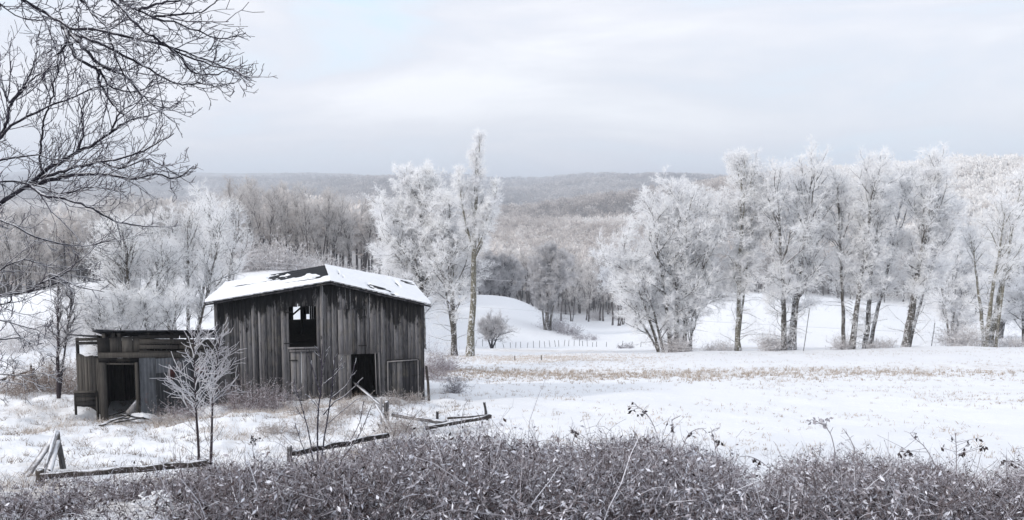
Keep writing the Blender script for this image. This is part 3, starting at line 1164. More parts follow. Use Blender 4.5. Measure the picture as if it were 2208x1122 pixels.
    planks(m, bw_, 0, bw_.W, lambda s: foot(s, dep), lambda s: ztop(s) - 0.12 - 0.22 * dep, rng, (), gap=0.002, ztop_ref=lambda s: 9)
    m.build('back_wall', M_INNER_SHADE, shed)
    # roof sloping down to the back, thin snow on it
    m = MB()
    n = 12
    for k in range(n):
        s0, s1 = -0.12 + (w.W + 0.02 + 0.12) * k / n, -0.12 + (w.W + 0.14) * (k + 1) / n - 0.012
        zz = lambda s, v: ztop(s) - 0.22 * v + 0.0
        j = rng.uniform(-0.012, 0.012)
        c = [w.w(s0, -0.15, zz(s0, -0.15) + j), w.w(s1, -0.15, zz(s1, -0.15) + j), w.w(s1, dep + 0.15, zz(s1, dep) + j), w.w(s0, dep + 0.15, zz(s0, dep) + j)]
        m.box8(np.array(c + [x + np.array([0, 0, 0.035]) for x in c]))
    ro = m.build('roof', M_ROOFING, shed)
    m = MB()
    gs, gv = np.meshgrid(np.linspace(-0.1, w.W, 60), np.linspace(-0.13, dep, 30), indexing='ij')
    hh = 0.04 + 0.02 * np.minimum(1, fbm(gs * 1.5, gv * 1.5, 71, 3)) + 0.02 * np.clip(1.2 - gs, 0, 1) - 0.03 * np.clip(gs - 3, 0, 1) * (gv < 0.1)
    pts = np.array([w.w(s, v, ztop(s) - 0.22 * v + h) for s, v, h in zip(gs.ravel(), gv.ravel(), hh.ravel())])
    ix = np.arange(gs.size).reshape(gs.shape)
    m.add(pts, np.stack([ix[:-1, :-1], ix[1:, :-1], ix[1:, 1:], ix[:-1, 1:]], -1).reshape(-1, 4))
    m.build('roof_snow', M_SNOW, ro, True)
    # left wing, set back
    a2 = P(165, 800, 27.7)[:2]
    b2 = P(214, 800, 27.1)[:2]
    w2 = Wall(a2, b2)
    z2 = lambda px, py: w2.sz(px, py)[1]
    s2 = lambda px: w2.sz(px, 800)[0]
    m = MB()
    p0 = w2.w(0.3, 0, 0)
    planks(m, w2, 0, w2.W, lambda s: gz(*w2.w(s, 0, 0)[:2]) - 0.05, lambda s: z2(190, 768) + 0.04 * math.sin(s * 9), rng, (), gap=0.01, toff=0.3, ztop_ref=lambda s: z2(190, 768) + 0.05)
    for y, x0, x1, tn in ((733, 167, 214, -0.2), (741, 170, 214, -0.9)):
        m.beam(w2.w(s2(x0), 0.0, z2(x0, y)), w2.w(s2(x1), 0, z2(x1, y - 1)), 0.03, 0.10, tone=tn, topdist=3)
    m.beam(w2.w(0.04, 0.05, 0), w2.w(0.04, 0.05, z2(168, 730)), 0.08, 0.08, tone=-0.5, topdist=3)
    m.build('wing_wall', M_SHEDBOARD, shed)
    m = MB()
    d2 = 2.6
    zz = lambda s, v: z2(190, 728) - 0.2 * v + 0.03 * s
    c = [w2.w(-0.25, -0.12, zz(-.25, -.12)), w2.w(w2.W, -0.12, zz(w2.W, -.12)), w2.w(w2.W, d2, zz(w2.W, d2)), w2.w(-0.25, d2, zz(-.25, d2))]
    m.box8(np.array(c + [x + np.array([0, 0, 0.04]) for x in c]))
    m.build('wing_roof', M_ROOFING, shed)
    sw = Wall(w2.w(0, 0.04, 0)[:2], w2.w(0, d2, 0)[:2])
    m = MB()
    planks(m, sw, 0, sw.W, lambda s: gz(*sw.w(s, 0, 0)[:2]) - 0.05, lambda s: z2(165, 770) - 0.15 * s, rng, (), gap=0.012, ztop_ref=lambda s: 9)
    m.build('wing_side_wall', M_SHEDBOARD, shed)
    # rubble in the doorway
    m = MB()
    for i, (x0, y0, x1, y1, wd) in enumerate(((218, 922, 262, 902, 0.13), (228, 916, 285, 899, 0.10), (236, 912, 300, 905, 0.12), (250, 921, 310, 908, 0.08), (222, 908, 268, 896, 0.14), (262, 905, 322, 915, 0.09))):
        q0, q1 = G(x0, y0), G(x1, y1)
        m.beam(q0 + [0, 0, 0.04 + 0.02 * i], q1 + [0, 0, 0.05 + 0.02 * i], wd, 0.035, 0.1 * i, tone=rng.normal() * 0.3 - 0.4, topdist=3)
    o = m.build('broken_boards', M_DARKRAIL)
    tag(o, 'black broken boards strewn on the ground before the open shed doorway', 'boards', kind='stuff')
    m = MB()
    q = G(287, 903)
    th_ = np.linspace(0, 2 * math.pi, 20, endpoint=False)
    for (ox, oy, oz, rx, ry, rz_) in ((0, 0, 0.02, 0.5, 0.35, 0.17),):
        ph = np.linspace(0, math.pi / 2, 8)
        TH, PH = np.meshgrid(th_, ph, indexing='ij')
        nz = 1 + 0.15 * fbm(np.cos(TH) * 2 + 5, np.sin(TH) * 2 + PH, 8, 2)
        vv = np.stack([q[0] + 0.25 + rx * np.cos(TH) * np.sin(PH) * nz, q[1] + ry * np.sin(TH) * np.sin(PH) * nz, q[2] + rz_ * np.cos(PH) * nz], -1)
        ix = np.arange(TH.size).reshape(TH.shape)
        nx = np.roll(ix, -1, 0)
        m.add(vv.reshape(-1, 3), np.stack([ix[:, :-1], ix[:, 1:], nx[:, 1:], nx[:, :-1]], -1).reshape(-1, 4))
    o = m.build('snow_heap', M_SNOW, None, True)
    tag(o, 'smooth little heap of snow at the foot of the shed doorway', 'snow heap')
    m = MB()
    q0, q1 = w.w(sx(272), 0.0, zy(272, 893)), w.w(sx(296), 0.1, zy(296, 868))
    m.beam(q0, q1, 0.04, 0.22, 0.2, tone=0.8, topdist=3)
    o = m.build('propped_board', M_OLDPOST)
    tag(o, 'short pale board propped against the right post of the shed doorway', 'board')
    # horizontal board fixed left of the shed
    m = MB()
    p0, p1 = P(160, 846, 26.3), P(207, 845, 26.2)
    m.beam(p0, p1, 0.05, 0.06, tone=0.7, topdist=3)
    for q_ in range(3):
        m.beam(p0 + [0.03, 0.03 + 0.006 * q_, -0.10 - 0.16 * q_], p1 + [0.0, 0.03 + 0.006 * q_, -0.11 - 0.16 * q_], 0.03, 0.15, tone=-0.6 + 0.3 * (q_ % 2), topdist=3)
    for p in (p0, p1):
        m.beam(np.array([p[0], p[1] + 0.05, gz(p[0], p[1]) - 0.1]), p + [0, 0.05, 0], 0.06, 0.06, tone=0, topdist=3)
    o = m.build('feed_trough', M_SHEDBOARD)
    tag(o, 'low brown board trough in the brush left of the shed', 'trough')


build_shed()


# ------------------------------------------------------------------ rotten fences and posts
def build_fences():
    rng = np.random.default_rng(31)

    def board(p0, p1, w, h, name, mat, lab, cat, roll=0.0, group=None, tone=0.0, n=9):
        """split rail with a slightly irregular section"""
        m = MB()
        t = np.linspace(0, 1, n)[:, None]
        pts = p0 * (1 - t) + p1 * t
        L = np.linalg.norm(p1 - p0)
        pts[1:-1] += rng.normal(size=(n - 2, 3)) * 0.0022 * min(L, 3)
        a, b = frames(pts[None])
        c = []
        for i in range(n):
            aa = a[0, i] * math.cos(roll) + b[0, i] * math.sin(roll)
            bb = b[0, i] * math.cos(roll) - a[0, i] * math.sin(roll)
            ww, hh = w * rng.uniform(0.85, 1.1), h * rng.uniform(0.85, 1.1)
            for sa, sb in ((-1, -1), (1, -1), (1, 1), (-1, 1)):
                c.append(pts[i] + aa * sa * ww / 2 + bb * sb * hh / 2)
        c = np.array(c)
        ix = np.arange(n * 4).reshape(n, 4)
        nx = np.roll(ix, -1, 1)
        q = np.concatenate([np.stack([ix[:-1], nx[:-1], nx[1:], ix[1:]], -1).reshape(-1, 4), ix[:1, ::-1], ix[-1:]])
        m.add(c, q, tone=tone, topdist=3.0)
        o = m.build(name, mat)
        tag(o, lab, cat, group)
        return o

    def up(p, h):
        return p + np.array([0, 0, h])
    # collapsed panel at the left: boards leaning on one post
    base = G(132, 1010)
    d0 = base[1]
    top = P(121, 929, d0)
    board(G(138, 1012) - [0, 0, .1], top, 0.12, 0.05, 'fence_post', M_OLDPOST, 'dark leaning post that carries the slanting boards at the far left', 'post', tone=-0.6)
    lean = [((45, 1046), (116, 944), 0.13, 'widest grey board'), ((98, 1008), (120, 930), 0.05, 'thin dark-edged board'), ((84, 1046), (123, 934), 0.07, 'middle pale board'), ((98, 1046), (126, 950), 0.09, 'shortest pale board')]
    for i, ((x0, y0), (x1, y1), wd, nm) in enumerate(lean):
        board(P(x0, y0, d0 - 1.0 - 0.1 * i), P(x1, y1, d0 - 0.06 - 0.05 * i), wd, 0.03, 'fallen_fence_board', M_OLDPOST, nm + ' slanting up to the leaning post at the far left', 'board', group='boards leaning on the left post', tone=0.55)
    p = G(86, 1040, 8)
    q0 = P(86, 1036, 13.2)
    board(np.array([q0[0], q0[1], gz(q0[0], q0[1]) - .1]), P(86, 1013, 13.2), 0.11, 0.09, 'fence_post', M_DARKRAIL, 'short brown post at the left end of the long low rail', 'post', tone=0.5)
    a0, a1 = P(86, 1028, 13.1), P(450, 998, 14.0)
    board(a0, a1, 0.09, 0.10, 'fence_rail', M_DARKRAIL, 'long dark low rail behind the brush in the left foreground', 'rail', tone=0.1, n=16)
    # middle rail and post
    r0, r1 = P(630, 978, 15.0), P(838, 938, 17.0)
    board(r0, r1, 0.08, 0.10, 'fence_rail', M_DARKRAIL, 'dark snow topped rail rising to the splintered post in front of the barn door', 'rail', tone=-0.3, n=14)
    p = P(624, 985, 15.0)
    board(np.array([p[0], p[1], gz(p[0], p[1]) - .1]), P(624, 962, 15.0), 0.08, 0.08, 'fence_post', M_OLDPOST, 'short grey stub post at the lower end of the middle rail', 'post', tone=-0.2)
    # splintered post group
    p0 = G(832, 925)
    board(p0 - [0, 0, .1], P(833, 866, p0[1]), 0.19, 0.11, 'fence_post', M_OLDPOST, 'thick grey weathered post in front of the barn', 'post', tone=-0.4)
    board(G(822, 915) - [0, 0, .1], P(822, 857, G(822, 915)[1]), 0.06, 0.05, 'fence_post', M_OLDPOST, 'thin pale post close beside the thick grey post', 'post', tone=0.8)
    board(P(812, 874, p0[1]), P(860, 962, p0[1] - 1.6), 0.10, 0.035, 'splintered_board', M_OLDPOST, 'long pale splintered board sloping down from the thick post', 'board', tone=0.9, roll=0.6)
    board(P(818, 912, p0[1] - .3), P(832, 940, p0[1] - .8), 0.12, 0.04, 'splintered_board', M_DARKRAIL, 'short dark board hanging under the splintered one', 'board', tone=-0.5)
    # right rails
    e = P(846, 894, p0[1] + .2)
    board(e, P(962, 912, p0[1] - .2), 0.13, 0.09, 'fence_rail', M_OLDPOST, 'broken pale log rail lying right of the thick post', 'rail', tone=0.0)
    board(P(918, 923, p0[1] - .9), P(1058, 898, p0[1] + .3), 0.10, 0.09, 'fence_rail', M_DARKRAIL, 'dark split rail crossing to the tilted post at its right end', 'rail', tone=0.0)
    board(P(965, 902, p0[1] - .1), P(1056, 896, p0[1] + .45), 0.05, 0.05, 'fence_rail', M_DARKRAIL, 'thin upper rail beside the crossing split rail', 'rail', tone=0.2)
    g = G(1052, 908)
    board(g - [0, 0, .1], P(1044, 868, g[1]), 0.085, 0.07, 'fence_post', M_OLDPOST, 'tilted dark post at the right end of the broken rails', 'post', tone=-0.9)
    g = G(943, 905)
    board(g - [0, 0, .1], P(943, 888, g[1]), 0.085, 0.07, 'fence_post', M_OLDPOST, 'short dark stub between the broken rails', 'post', tone=-0.9)
    # far-left yard fence remains
    g = G(82, 822)
    d = g[1]
    board(P(-20, 828, d), P(75, 796, d + 1), 0.10, 0.10, 'fence_rail', M_DARKRAIL, 'dark snow edged rail at the far left edge beyond the slanting boards', 'rail', tone=0)
    for x, yt, yb, lab in ((67, 788, 805, 'small stub post at the right end of the far left rail'), (108, 786, 806, 'lone stub post left of the brush beside the shed'), (29, 799, 812, 'stub post in the middle of the far left rail')):
        g = G(x, yb + 10)
        board(g - [0, 0, .1], P(x, yt, g[1]), 0.07, 0.07, 'fence_post', M_DARKRAIL, lab, 'post', tone=0)
    g = G(72, 842)
    board(g - [0, 0, .1], P(72, 803, g[1]), 0.09, 0.06, 'fence_post', M_OLDPOST, 'pale upright post with a brace in the yard at the far left', 'post', tone=0.4)
    board(P(73, 806, g[1]), P(92, 842, g[1] - .4), 0.06, 0.04, 'fence_brace', M_OLDPOST, 'thin diagonal brace on the pale yard post', 'brace', tone=0)
    board(P(2, 838, g[1]), P(26, 808, g[1] + 1), 0.12, 0.05, 'fallen_fence_board', M_OLDPOST, 'pale tilted board at the far left edge under the dark rail', 'board', tone=0.9)
    # pasture fence in the hollow: one post each
    xs = [1025, 1040, 1067, 1087, 1101, 1112, 1123, 1137, 1151, 1164, 1176, 1187, 1199, 1206, 1217, 1227, 1239, 1251, 1258, 1268, 1279, 1288, 1309, 1343, 1365, 1384, 1412]
    for i, x in enumerate(xs):
        d = 116 - 6 * math.exp(-((x - 1110) / 60) ** 2) + (x - 1110) * 0.012
        b = at_d(x, d)
        h = rng.uniform(0.75, 1.05)
        board(b - [0, 0, .15], b + [rng.normal() * .1, 0, h], 0.065, 0.065, 'pasture_post', M_OLDPOST, 'small grey post in the row of the pasture fence below the snowy rise', 'post', group='pasture fence posts in the hollow', tone=-0.6, n=3)
    for x, y0, y1 in ((1110, 768, 758), (1168, 774, 764)):
        g = at_d(x, 66)
        lab = 'lone short post at the edge of the field ' + ('below the small round tree' if x == 1110 else 'right of the other lone post')
        board(g - [0, 0, .1], g + [0, 0, 0.42], 0.10, 0.08, 'field_post', M_DARKRAIL, lab, 'post', tone=0.5, n=3)
    # tall thin stake between the white trees, and one more to the right
    g = at_d(1738, 77)
    board(g - [0, 0, .1], P(1746, 664, 77), 0.065, 0.065, 'tall_stake', M_OLDPOST, 'tall thin bare stake standing right of the thick forked tree', 'stake', tone=0.3, n=4)
    g = at_d(2016, 86)
    board(g - [0, 0, .1], P(2016, 696, 86), 0.065, 0.065, 'tall_stake', M_OLDPOST, 'shorter thin stake right of the single leaning tree', 'stake', tone=0.3, n=4)


build_fences()


# ------------------------------------------------------------------ cables
def cable(p0, p1, sag, lab, r=0.02):
    t = np.linspace(0, 1, 40)[:, None]
    pts = p0 * (1 - t) + p1 * t
    pts[:, 2] -= sag * 4 * (t * (1 - t))[:, 0]
    m = MB()
    tubes(m, pts[None], np.full((1, 40), r), 4)
    o = m.build('utility_cable', M_WIRE)
    tag(o, lab, 'cable')


cable(P(-300, 490, 95), P(2700, 700, 95), 1.0, 'thin pale upper cable crossing above the snowy rise and behind the trees', 0.016)
cable(P(-300, 552, 95), P(2700, 745, 95), 1.4, 'thin pale lower cable crossing below the other cable', 0.013)


# ------------------------------------------------------------------ trees
def tree(seed, stems, cr, n1=26, n2=9, n3=9, n4=12, tw=(0.38, 0.035), clear=0.25, ang=(30, 62), up1=0.10, shape=0.6, droop=0.0,
         twig_r=0.012, spread_top=0.35, r2=1.0, low=0, forks=(), prune=0.22):
    """returns trunk and crown mesh-builders in local coordinates. stems: (bx, by, tx, ty, H, r0, clear)"""
    rng = np.random.default_rng(seed)
    tr, cw = MB(), MB()
    Hm = max(s[4] for s in stems)
    if low:
        # bare, thinly frosted shoots low on the trunk
        bx, by, tx, ty, H, r0, cl_ = stems[0]
        q = np.zeros((1, 6, 3))
        q[0, :, 0] = bx
        q[0, :, 1] = by
        q[0, :, 2] = np.linspace(0.2, H * cl_ * 1.15, 6)
        s0_, d0_, _, _ = spawn(q, low, 0.08, 1, R(45), R(85), rng)
        L0_ = cr * 0.75 * (0.35 + 0.8 * rng.random(low))
        p0_ = grow(s0_, d0_, L0_, 9, rng, 0.14, -0.03)
        tubes(tr, p0_, np.linspace(0.035, 0.012, 9)[None] * np.ones((low, 1)), 4)
        s0_, d0_, i0_, _ = spawn(p0_, 10, 0.2, 1, R(25), R(60), rng)
        p0b = grow(s0_, d0_, L0_[i0_] * 0.35, 6, rng, 0.15, 0)
        ribbons(cw, p0b, np.linspace(1, 0.5, 6)[None] * np.full((len(p0b), 1), 0.022), rng)
        s0_, d0_, i0_, _ = spawn(p0b, 8, 0.1, 1, R(25), R(70), rng)
        diamonds(cw, s0_, d0_, np.full(len(s0_), 0.32), np.full(len(s0_), 0.026), rng)
    all_ = [tuple(s) + (None,) for s in stems] + [(0, 0, f[1], f[2], f[3], f[4], 0.12, f[0]) for f in forks]
    main = None
    for (bx, by, tx, ty, H, r0, cl_, fork) in all_:
        n = 16
        t = np.linspace(0, 1, n)
        wob = np.cumsum(rng.normal(size=(n, 2)), 0) * 0.010 * H * 0.25
        wob -= wob[:1]
        path = np.zeros((1, n, 3))
        path[0, :, 0] = bx + (tx - bx) * t ** 1.2 + wob[:, 0]
        path[0, :, 1] = by + (ty - by) * t ** 1.2 + wob[:, 1]
        path[0, :, 2] = -0.3 + (H * 0.97 + 0.3) * t
        if fork is not None:
            fi = fork * (n - 1)
            st0 = main[0, int(fi)] * (1 - fi % 1) + main[0, min(n - 1, int(fi) + 1)] * (fi % 1)
            end = np.array([tx, ty, H])
            path[0] = st0 + (end - st0) * t[:, None]
            path[0, :, :2] += (end - st0)[:2] * (np.sin(t * math.pi) * 0.18)[:, None] + wob * 0.3
        elif main is None:
            main = path.copy()
        rad = (r0 * (1 - t) ** 0.75 + 0.012)[None]
        if fork is None:
            rad[0, 0] *= 1.45
            rad[0, 1] *= 1.08
        tubes(tr, path, rad, 9, rng, 0.07)
        k1 = max(6, int(n1 * (H / Hm)))
        s1, d1, _, t1 = spawn(path, k1, cl_, 0.985, R(ang[0]), R(ang[1]), rng)
        tn = (t1 - cl_) / (1 - cl_)
        # limbs near the top steeper and shorter
        d1[:, 2] += 0.5 * tn
        prof = np.where(tn < shape, 0.55 + 0.45 * tn / max(shape, 1e-3), 1 - (1 - spread_top) * ((tn - shape) / (1 - shape)) ** 1.3)
        L1 = cr * prof * (0.75 + 0.5 * rng.random(len(tn))) * (0.6 + 0.4 * H / Hm)
        p1 = grow(s1, d1, L1, 9, rng, 0.11, up1)
        ra = np.interp(t1, t, rad[0])
        R1 = np.minimum(ra * 0.62, 0.018 * L1 + 0.012)[:, None] * (1 - np.linspace(0, 1, 9)[None]) ** 0.8 + 0.010
        tubes(tr, p1, R1, 5, rng, 0.04)
        s2, d2, i2, t2 = spawn(p1, n2, 0.16, 1.0, R(25), R(60), rng, 0.25)
        kp = rng.random(len(t2)) > prune
        s2, d2, i2, t2 = s2[kp], d2[kp], i2[kp], t2[kp]
        L2 = L1[i2] * (0.52 - 0.30 * t2) * (0.7 + 0.6 * rng.random(len(t2))) + 0.35
        p2 = grow(s2, d2, L2, 7, rng, 0.15, 0.05 - droop)
        R2 = (np.maximum(0.30 * R1[i2, 0], 0.012) * r2)[:, None] * (1 - np.linspace(0, 1, 7)[None]) ** 0.8 + 0.006
        tubes(tr, p2, R2, 3)
        s3, d3, i3, t3 = spawn(p2, n3, 0.10, 1.0, R(25), R(65), rng, 0.2)
        L3 = (0.40 * L2[i3] * (1.1 - 0.6 * t3) + 0.22) * (0.6 + 0.8 * rng.random(len(t3)))
        p3 = grow(s3, d3, L3, 4, rng, 0.2, 0.02 - droop)
        ribbons(cw, p3, np.broadcast_to(np.array([2.2, 1.8, 1.3, 0.5]) * twig_r, (len(p3), 4)), rng)
        ribbons(cw, p3, np.broadcast_to(np.array([2.2, 1.8, 1.3, 0.5]) * twig_r, (len(p3), 4)), rng)
        if n4:
            s4, d4, i4, _ = spawn(p3, n4, 0.05, 1.0, R(20), R(75), rng, 0.1)
            d4[:, 2] += 0.15
            sz = tw[0] * (0.5 + rng.random(len(s4)))
            diamonds(cw, s4, d4, sz, tw[1] * (0.6 + 0.8 * rng.random(len(s4))), rng)
    return tr, cw


def plant_tree(name, loc, tc, label, cat='tree', group=None, mt=None, mc=None, rz=0.0, s=1.0):
    tr, cw = tc
    e = link(name, None, loc=tuple(loc))
    tag(e, label, cat, group)
    tr.build('trunk', mt or M_BARK, e, True)
    cw.build('crown', mc or M_FROST, e)
    e.rotation_euler = (0, 0, rz)
    e.scale = (s, s, s)
    return e


def px_h(px_, d):
    return px_ * d / F


# the tall slender tree, and its broad neighbours left of centre
def mid_trees():
    d = 73.0
    k = d / F
    b = at_d(1012, d)
    H = 500 * k
    plant_tree('slender_tree', b, tree(101, [(0, 0, 24 * k, 0.3, H, 0.33, 0.46)], 1.7, forks=[(0.44, 60 * k, 0.3, H * 0.74, 0.09), (0.48, -22 * k, -.3, H * 0.80, 0.10), (0.46, 44 * k, -.5, H * 0.66, 0.07), (0.5, 14 * k, .6, H * 0.90, 0.09)], n1=13, n2=8, n3=7, n4=10, ang=(14, 34), up1=0.16, tw=(0.34, 0.032), shape=0.3, spread_top=0.22),
               'very tall slender frosted tree with a bare olive trunk, the highest tree of all', mt=M_BARKOLIVE)
    d = 75.0
    k = d / F
    b = at_d(978, d)
    plant_tree('frosted_tree', b, tree(102, [(0, 0, -6 * k, 0, 345 * k, 0.28, 0.26), (0.1, .1, -40 * k, 0.5, 290 * k, 0.13, 0.45)], 4.0, low=14, n1=30, n2=9, n3=8, n4=9, ang=(35, 70), up1=0.06, clear=0.2, shape=0.25, spread_top=0.3, tw=(0.36, 0.04)),
               'white frosted tree with a dark straight trunk just left of the tall slender tree')
    d = 78.0
    k = d / F
    b = at_d(908, d)
    plant_tree('frosted_tree', b, tree(103, [(0, 0, 8 * k, 0, 372 * k, 0.32, 0.20), (-0.2, 0.2, -50 * k, 0, 300 * k, 0.18, 0.2)], 6.6, n1=50, n2=10, n3=9, n4=11, ang=(35, 72), up1=0.05, shape=0.16, spread_top=0.22, tw=(0.40, 0.045)),
               'broad white pyramid shaped frosted tree rising behind the right end of the barn roof')
    # row on the right, along the edge of the field
    spec = [
        # px, d, label, stems in px, crown radius px, kwargs
        (1455, 80, 'wide many stemmed white tree with low spreading boughs, leftmost of the right row',
         [(-6, -55, 345, .22, .2), (8, 5, 375, .26, .2), (26, 35, 365, .24, .22), (-32, -120, 270, .15, .25), (14, 90, 330, .18, .22), (40, 60, 260, .13, .2), (-22, -80, 215, .13, .15), (-30, -140, 190, .11, .12), (30, 95, 200, .10, .15)], 112,
         dict(n1=26, n2=10, n3=9, n4=15, ang=(30, 70), up1=0.04, shape=0.35, spread_top=0.45)),
        (1594, 80, 'tall straight frosted tree with one pale mottled trunk right of the wide many stemmed tree',
         [(0, -8, 448, .26, .30), (0, 30, 380, .12, .5)], 66, dict(n1=42, n2=10, n3=9, n4=15, ang=(30, 65), up1=0.08, shape=0.75, spread_top=0.55)),
        (1703, 79, 'thick forked white tree with two dark trunks beside the tall thin stake',
         [(-10, -45, 400, .27, .22), (8, 40, 435, .38, .20), (0, 85, 350, .16, .3)], 100, dict(n1=34, n2=10, n3=9, n4=14, ang=(30, 68), up1=0.07, shape=0.5, spread_top=0.5)),
        (1838, 79, 'tall white tree with bent dark trunk and thin side stem right of the tall stake',
         [(0, 30, 440, .28, .28), (-14, -40, 400, .19, .3)], 84, dict(n1=34, n2=10, n3=9, n4=13, ang=(25, 60), up1=0.09, shape=0.55, spread_top=0.5)),
        (1876, 80, 'frosted tree dividing into a V just right of the bent trunk',
         [(-6, 0, 400, .25, .3), (4, 75, 410, .2, .3)], 70, dict(n1=30, n2=10, n3=9, n4=12, ang=(25, 60), up1=0.09, shape=0.6, spread_top=0.5)),
        (1960, 79, 'white tree leaning right with one dark trunk, second from the right of the row',
         [(-4, 34, 425, .36, .26), (6, 82, 330, .15, .4)], 80, dict(n1=40, n2=10, n3=9, n4=13, ang=(30, 68), up1=0.07, shape=0.55, spread_top=0.5)),
        (2136, 79, 'thin frosted tree with several bare broken grey stems, rightmost in the row',
         [(-8, 6, 330, .22, .5), (8, 52, 400, .25, .42), (0, -28, 260, .2, .75), (14, 30, 300, .14, .5)], 66, dict(n1=16, n2=7, n3=7, n4=9, ang=(18, 45), up1=0.10, shape=0.5, spread_top=0.6)),
    ]
    for i, (px, d, lab, st, crp, kw) in enumerate(spec):
        k = d / F
        stems = [(a * k, (j % 3 - 1) * 0.35, b_ * k, (j % 3 - 1) * 1.4, (h * 0.94 - 8) * k, r, c) for j, (a, b_, h, r, c) in enumerate(st)]
        kw.setdefault('tw', (0.38, 0.038))
        kw['n3'] = 8
        kw['n4'] = int(kw['n4'] * 0.62)
        kw['low'] = 22
        plant_tree('frosted_tree', at_d(px, d), tree(110 + i, stems, crp * k, **kw), lab, mt=M_BARKOLIVE if px in (1594, 2136) else M_BARK)
    # softer trees behind the row at the right edge
    for i, (px, d, h, cr_, lab) in enumerate(((2225, 95, 300, 130, 'big soft white crown at the right edge of the view behind the broken stems'),
                                              (2060, 118, 215, 120, 'low rounded frosted tree behind the gap left of the broken stems'),
                                              (2165, 125, 225, 110, 'rounded pale tree behind the broken grey stems'))):
        k = d / F
        plant_tree('soft_frosted_tree', at_d(px, d), tree(130 + i, [(0, 0, 0, 0, h * k, .22, .1), (.3, .2, 3, 1, h * k * .85, .18, .1), (-.3, .2, -3, -1, h * k * .8, .18, .1)], cr_ * k * 0.75, n1=24, n2=9, n3=8, n4=12, ang=(30, 72), up1=0.04, tw=(0.5, 0.055), shape=0.4), lab)
    # small round orchard tree in the hollow
    d = 108
    k = d / F
    plant_tree('orchard_tree', at_d(1060, d), tree(140, [(0, 0, .2, 0, 44 * k, .17, .42), (0, 0, -1, .3, 40 * k, .12, .45), (0, 0, 1.2, -.3, 40 * k, .12, .45)], 36 * k, n1=20, n2=8, n3=6, n4=6, ang=(40, 80), up1=0.03, tw=(0.22, 0.03), shape=0.3, spread_top=0.8),
               'small round grey frosted tree alone on the snow in the hollow', mc=M_FROST2, mt=M_BARKDARK)
    d = 148
    k = d / F
    plant_tree('gully_tree', at_d(1180, d), tree(141, [(0, 0, 0, 0, 172 * k, .4, .2), (.5, .5, 3, 0, 150 * k, .25, .2), (-.4, 0, -2, 0, 140 * k, .2, .25)], 46 * k, n1=26, n2=9, n3=8, n4=11, ang=(25, 55), up1=0.08, tw=(0.5, 0.055), shape=0.5, spread_top=0.6),
               'soft grey frosted tree standing in the gully at the foot of the snowy rise', mc=M_FROST2)
    # left group behind the shed
    for i, (px, d, lab, st, crp, kw) in enumerate((
        (284, 41, 'frosted tree with a single dark forked trunk behind the shed', [(0, 8, 285, .13, .35), (-4, -30, 250, .07, .3), (4, 50, 240, .07, .35)], 92, dict(n1=26, n2=9, n3=8, n4=6)),
        (395, 44, 'many stemmed frosted tree with curving thin dark stems between shed and barn', [(-14, -60, 290, .07, .3), (4, 10, 320, .10, .3), (14, 60, 325, .10, .28), (24, 100, 300, .08, .3), (-22, -20, 310, .07, .3)], 62, dict(n1=15, n2=9, n3=8, n4=6)),
        (470, 48, 'tall pale frosted tree rising just left of the barn roof', [(0, 0, 310, .11, .3), (8, 45, 300, .09, .3), (-8, -40, 320, .09, .3)], 68, dict(n1=18, n2=9, n3=8, n4=6)),
        (225, 38, 'low frosted thicket tree left of the forked trunk', [(0, -20, 170, .06, .1), (10, 40, 160, .06, .1), (-10, -55, 130, .05, .1), (5, 10, 150, .05, .1)], 60, dict(n1=16, n2=8, n3=8, n4=8)),
        (340, 39, 'low frosted thicket tree right of the forked trunk', [(0, -20, 150, .06, .1), (10, 40, 160, .06, .1), (-10, -55, 130, .05, .1)], 60, dict(n1=16, n2=8, n3=8, n4=8)),
    )):
        k = d / F
        stems = [(a * k, (j % 3 - 1) * 0.25, b_ * k, (j % 3 - 1) * 0.9, h * k, r, c) for j, (a, b_, h, r, c) in enumerate(st)]
        plant_tree('thicket_tree', at_d(px, d), tree(150 + i, stems, crp * k, ang=(22, 60), up1=0.08, tw=(0.20, 0.016), twig_r=0.006, shape=0.5, spread_top=0.6, **kw), lab, mt=M_BARK, mc=M_FROST)
    # thin pinkish tree at the left in the yard
    d = 31
    k = d / F
    plant_tree('thin_tree', G(127, 860), tree(160, [(0, 0, 4 * k, 0, 250 * k, .055, .2), (0, 0, 30 * k, .2, 225 * k, .03, .5)], 34 * k, n1=22, n2=5, n3=5, n4=4, ang=(20, 55), up1=0.08, tw=(0.10, 0.01), twig_r=0.004, shape=0.3), 'thin young tree with a reddish stem standing in the brush left of the shed', mt=M_SAPLING, mc=M_FROST2)
    # dark evergreen-like mass behind the tall tree
    for i, (px, d, lab) in enumerate(((1045, 205, 'dark blue grey tree behind the crest beside the tall trunk'), (1088, 208, 'second dark blue grey tree behind the crest of the snowy rise'))):
        k = d / F
        plant_tree('dark_tree', at_d(px, d) - [0, 0, 1], tree(170 + i, [(0, 0, 0, 0, 100 * k, .3, .15), (1, .5, 3, 1, 85 * k, .2, .15), (-1, 0, -3, 1, 80 * k, .2, .15)], 36 * k, n1=24, n2=8, n3=8, n4=6, ang=(45, 85), up1=0.0, tw=(0.7, 0.09), shape=0.3), lab, mc=M_FROST2, mt=M_BARKDARK)


mid_trees()


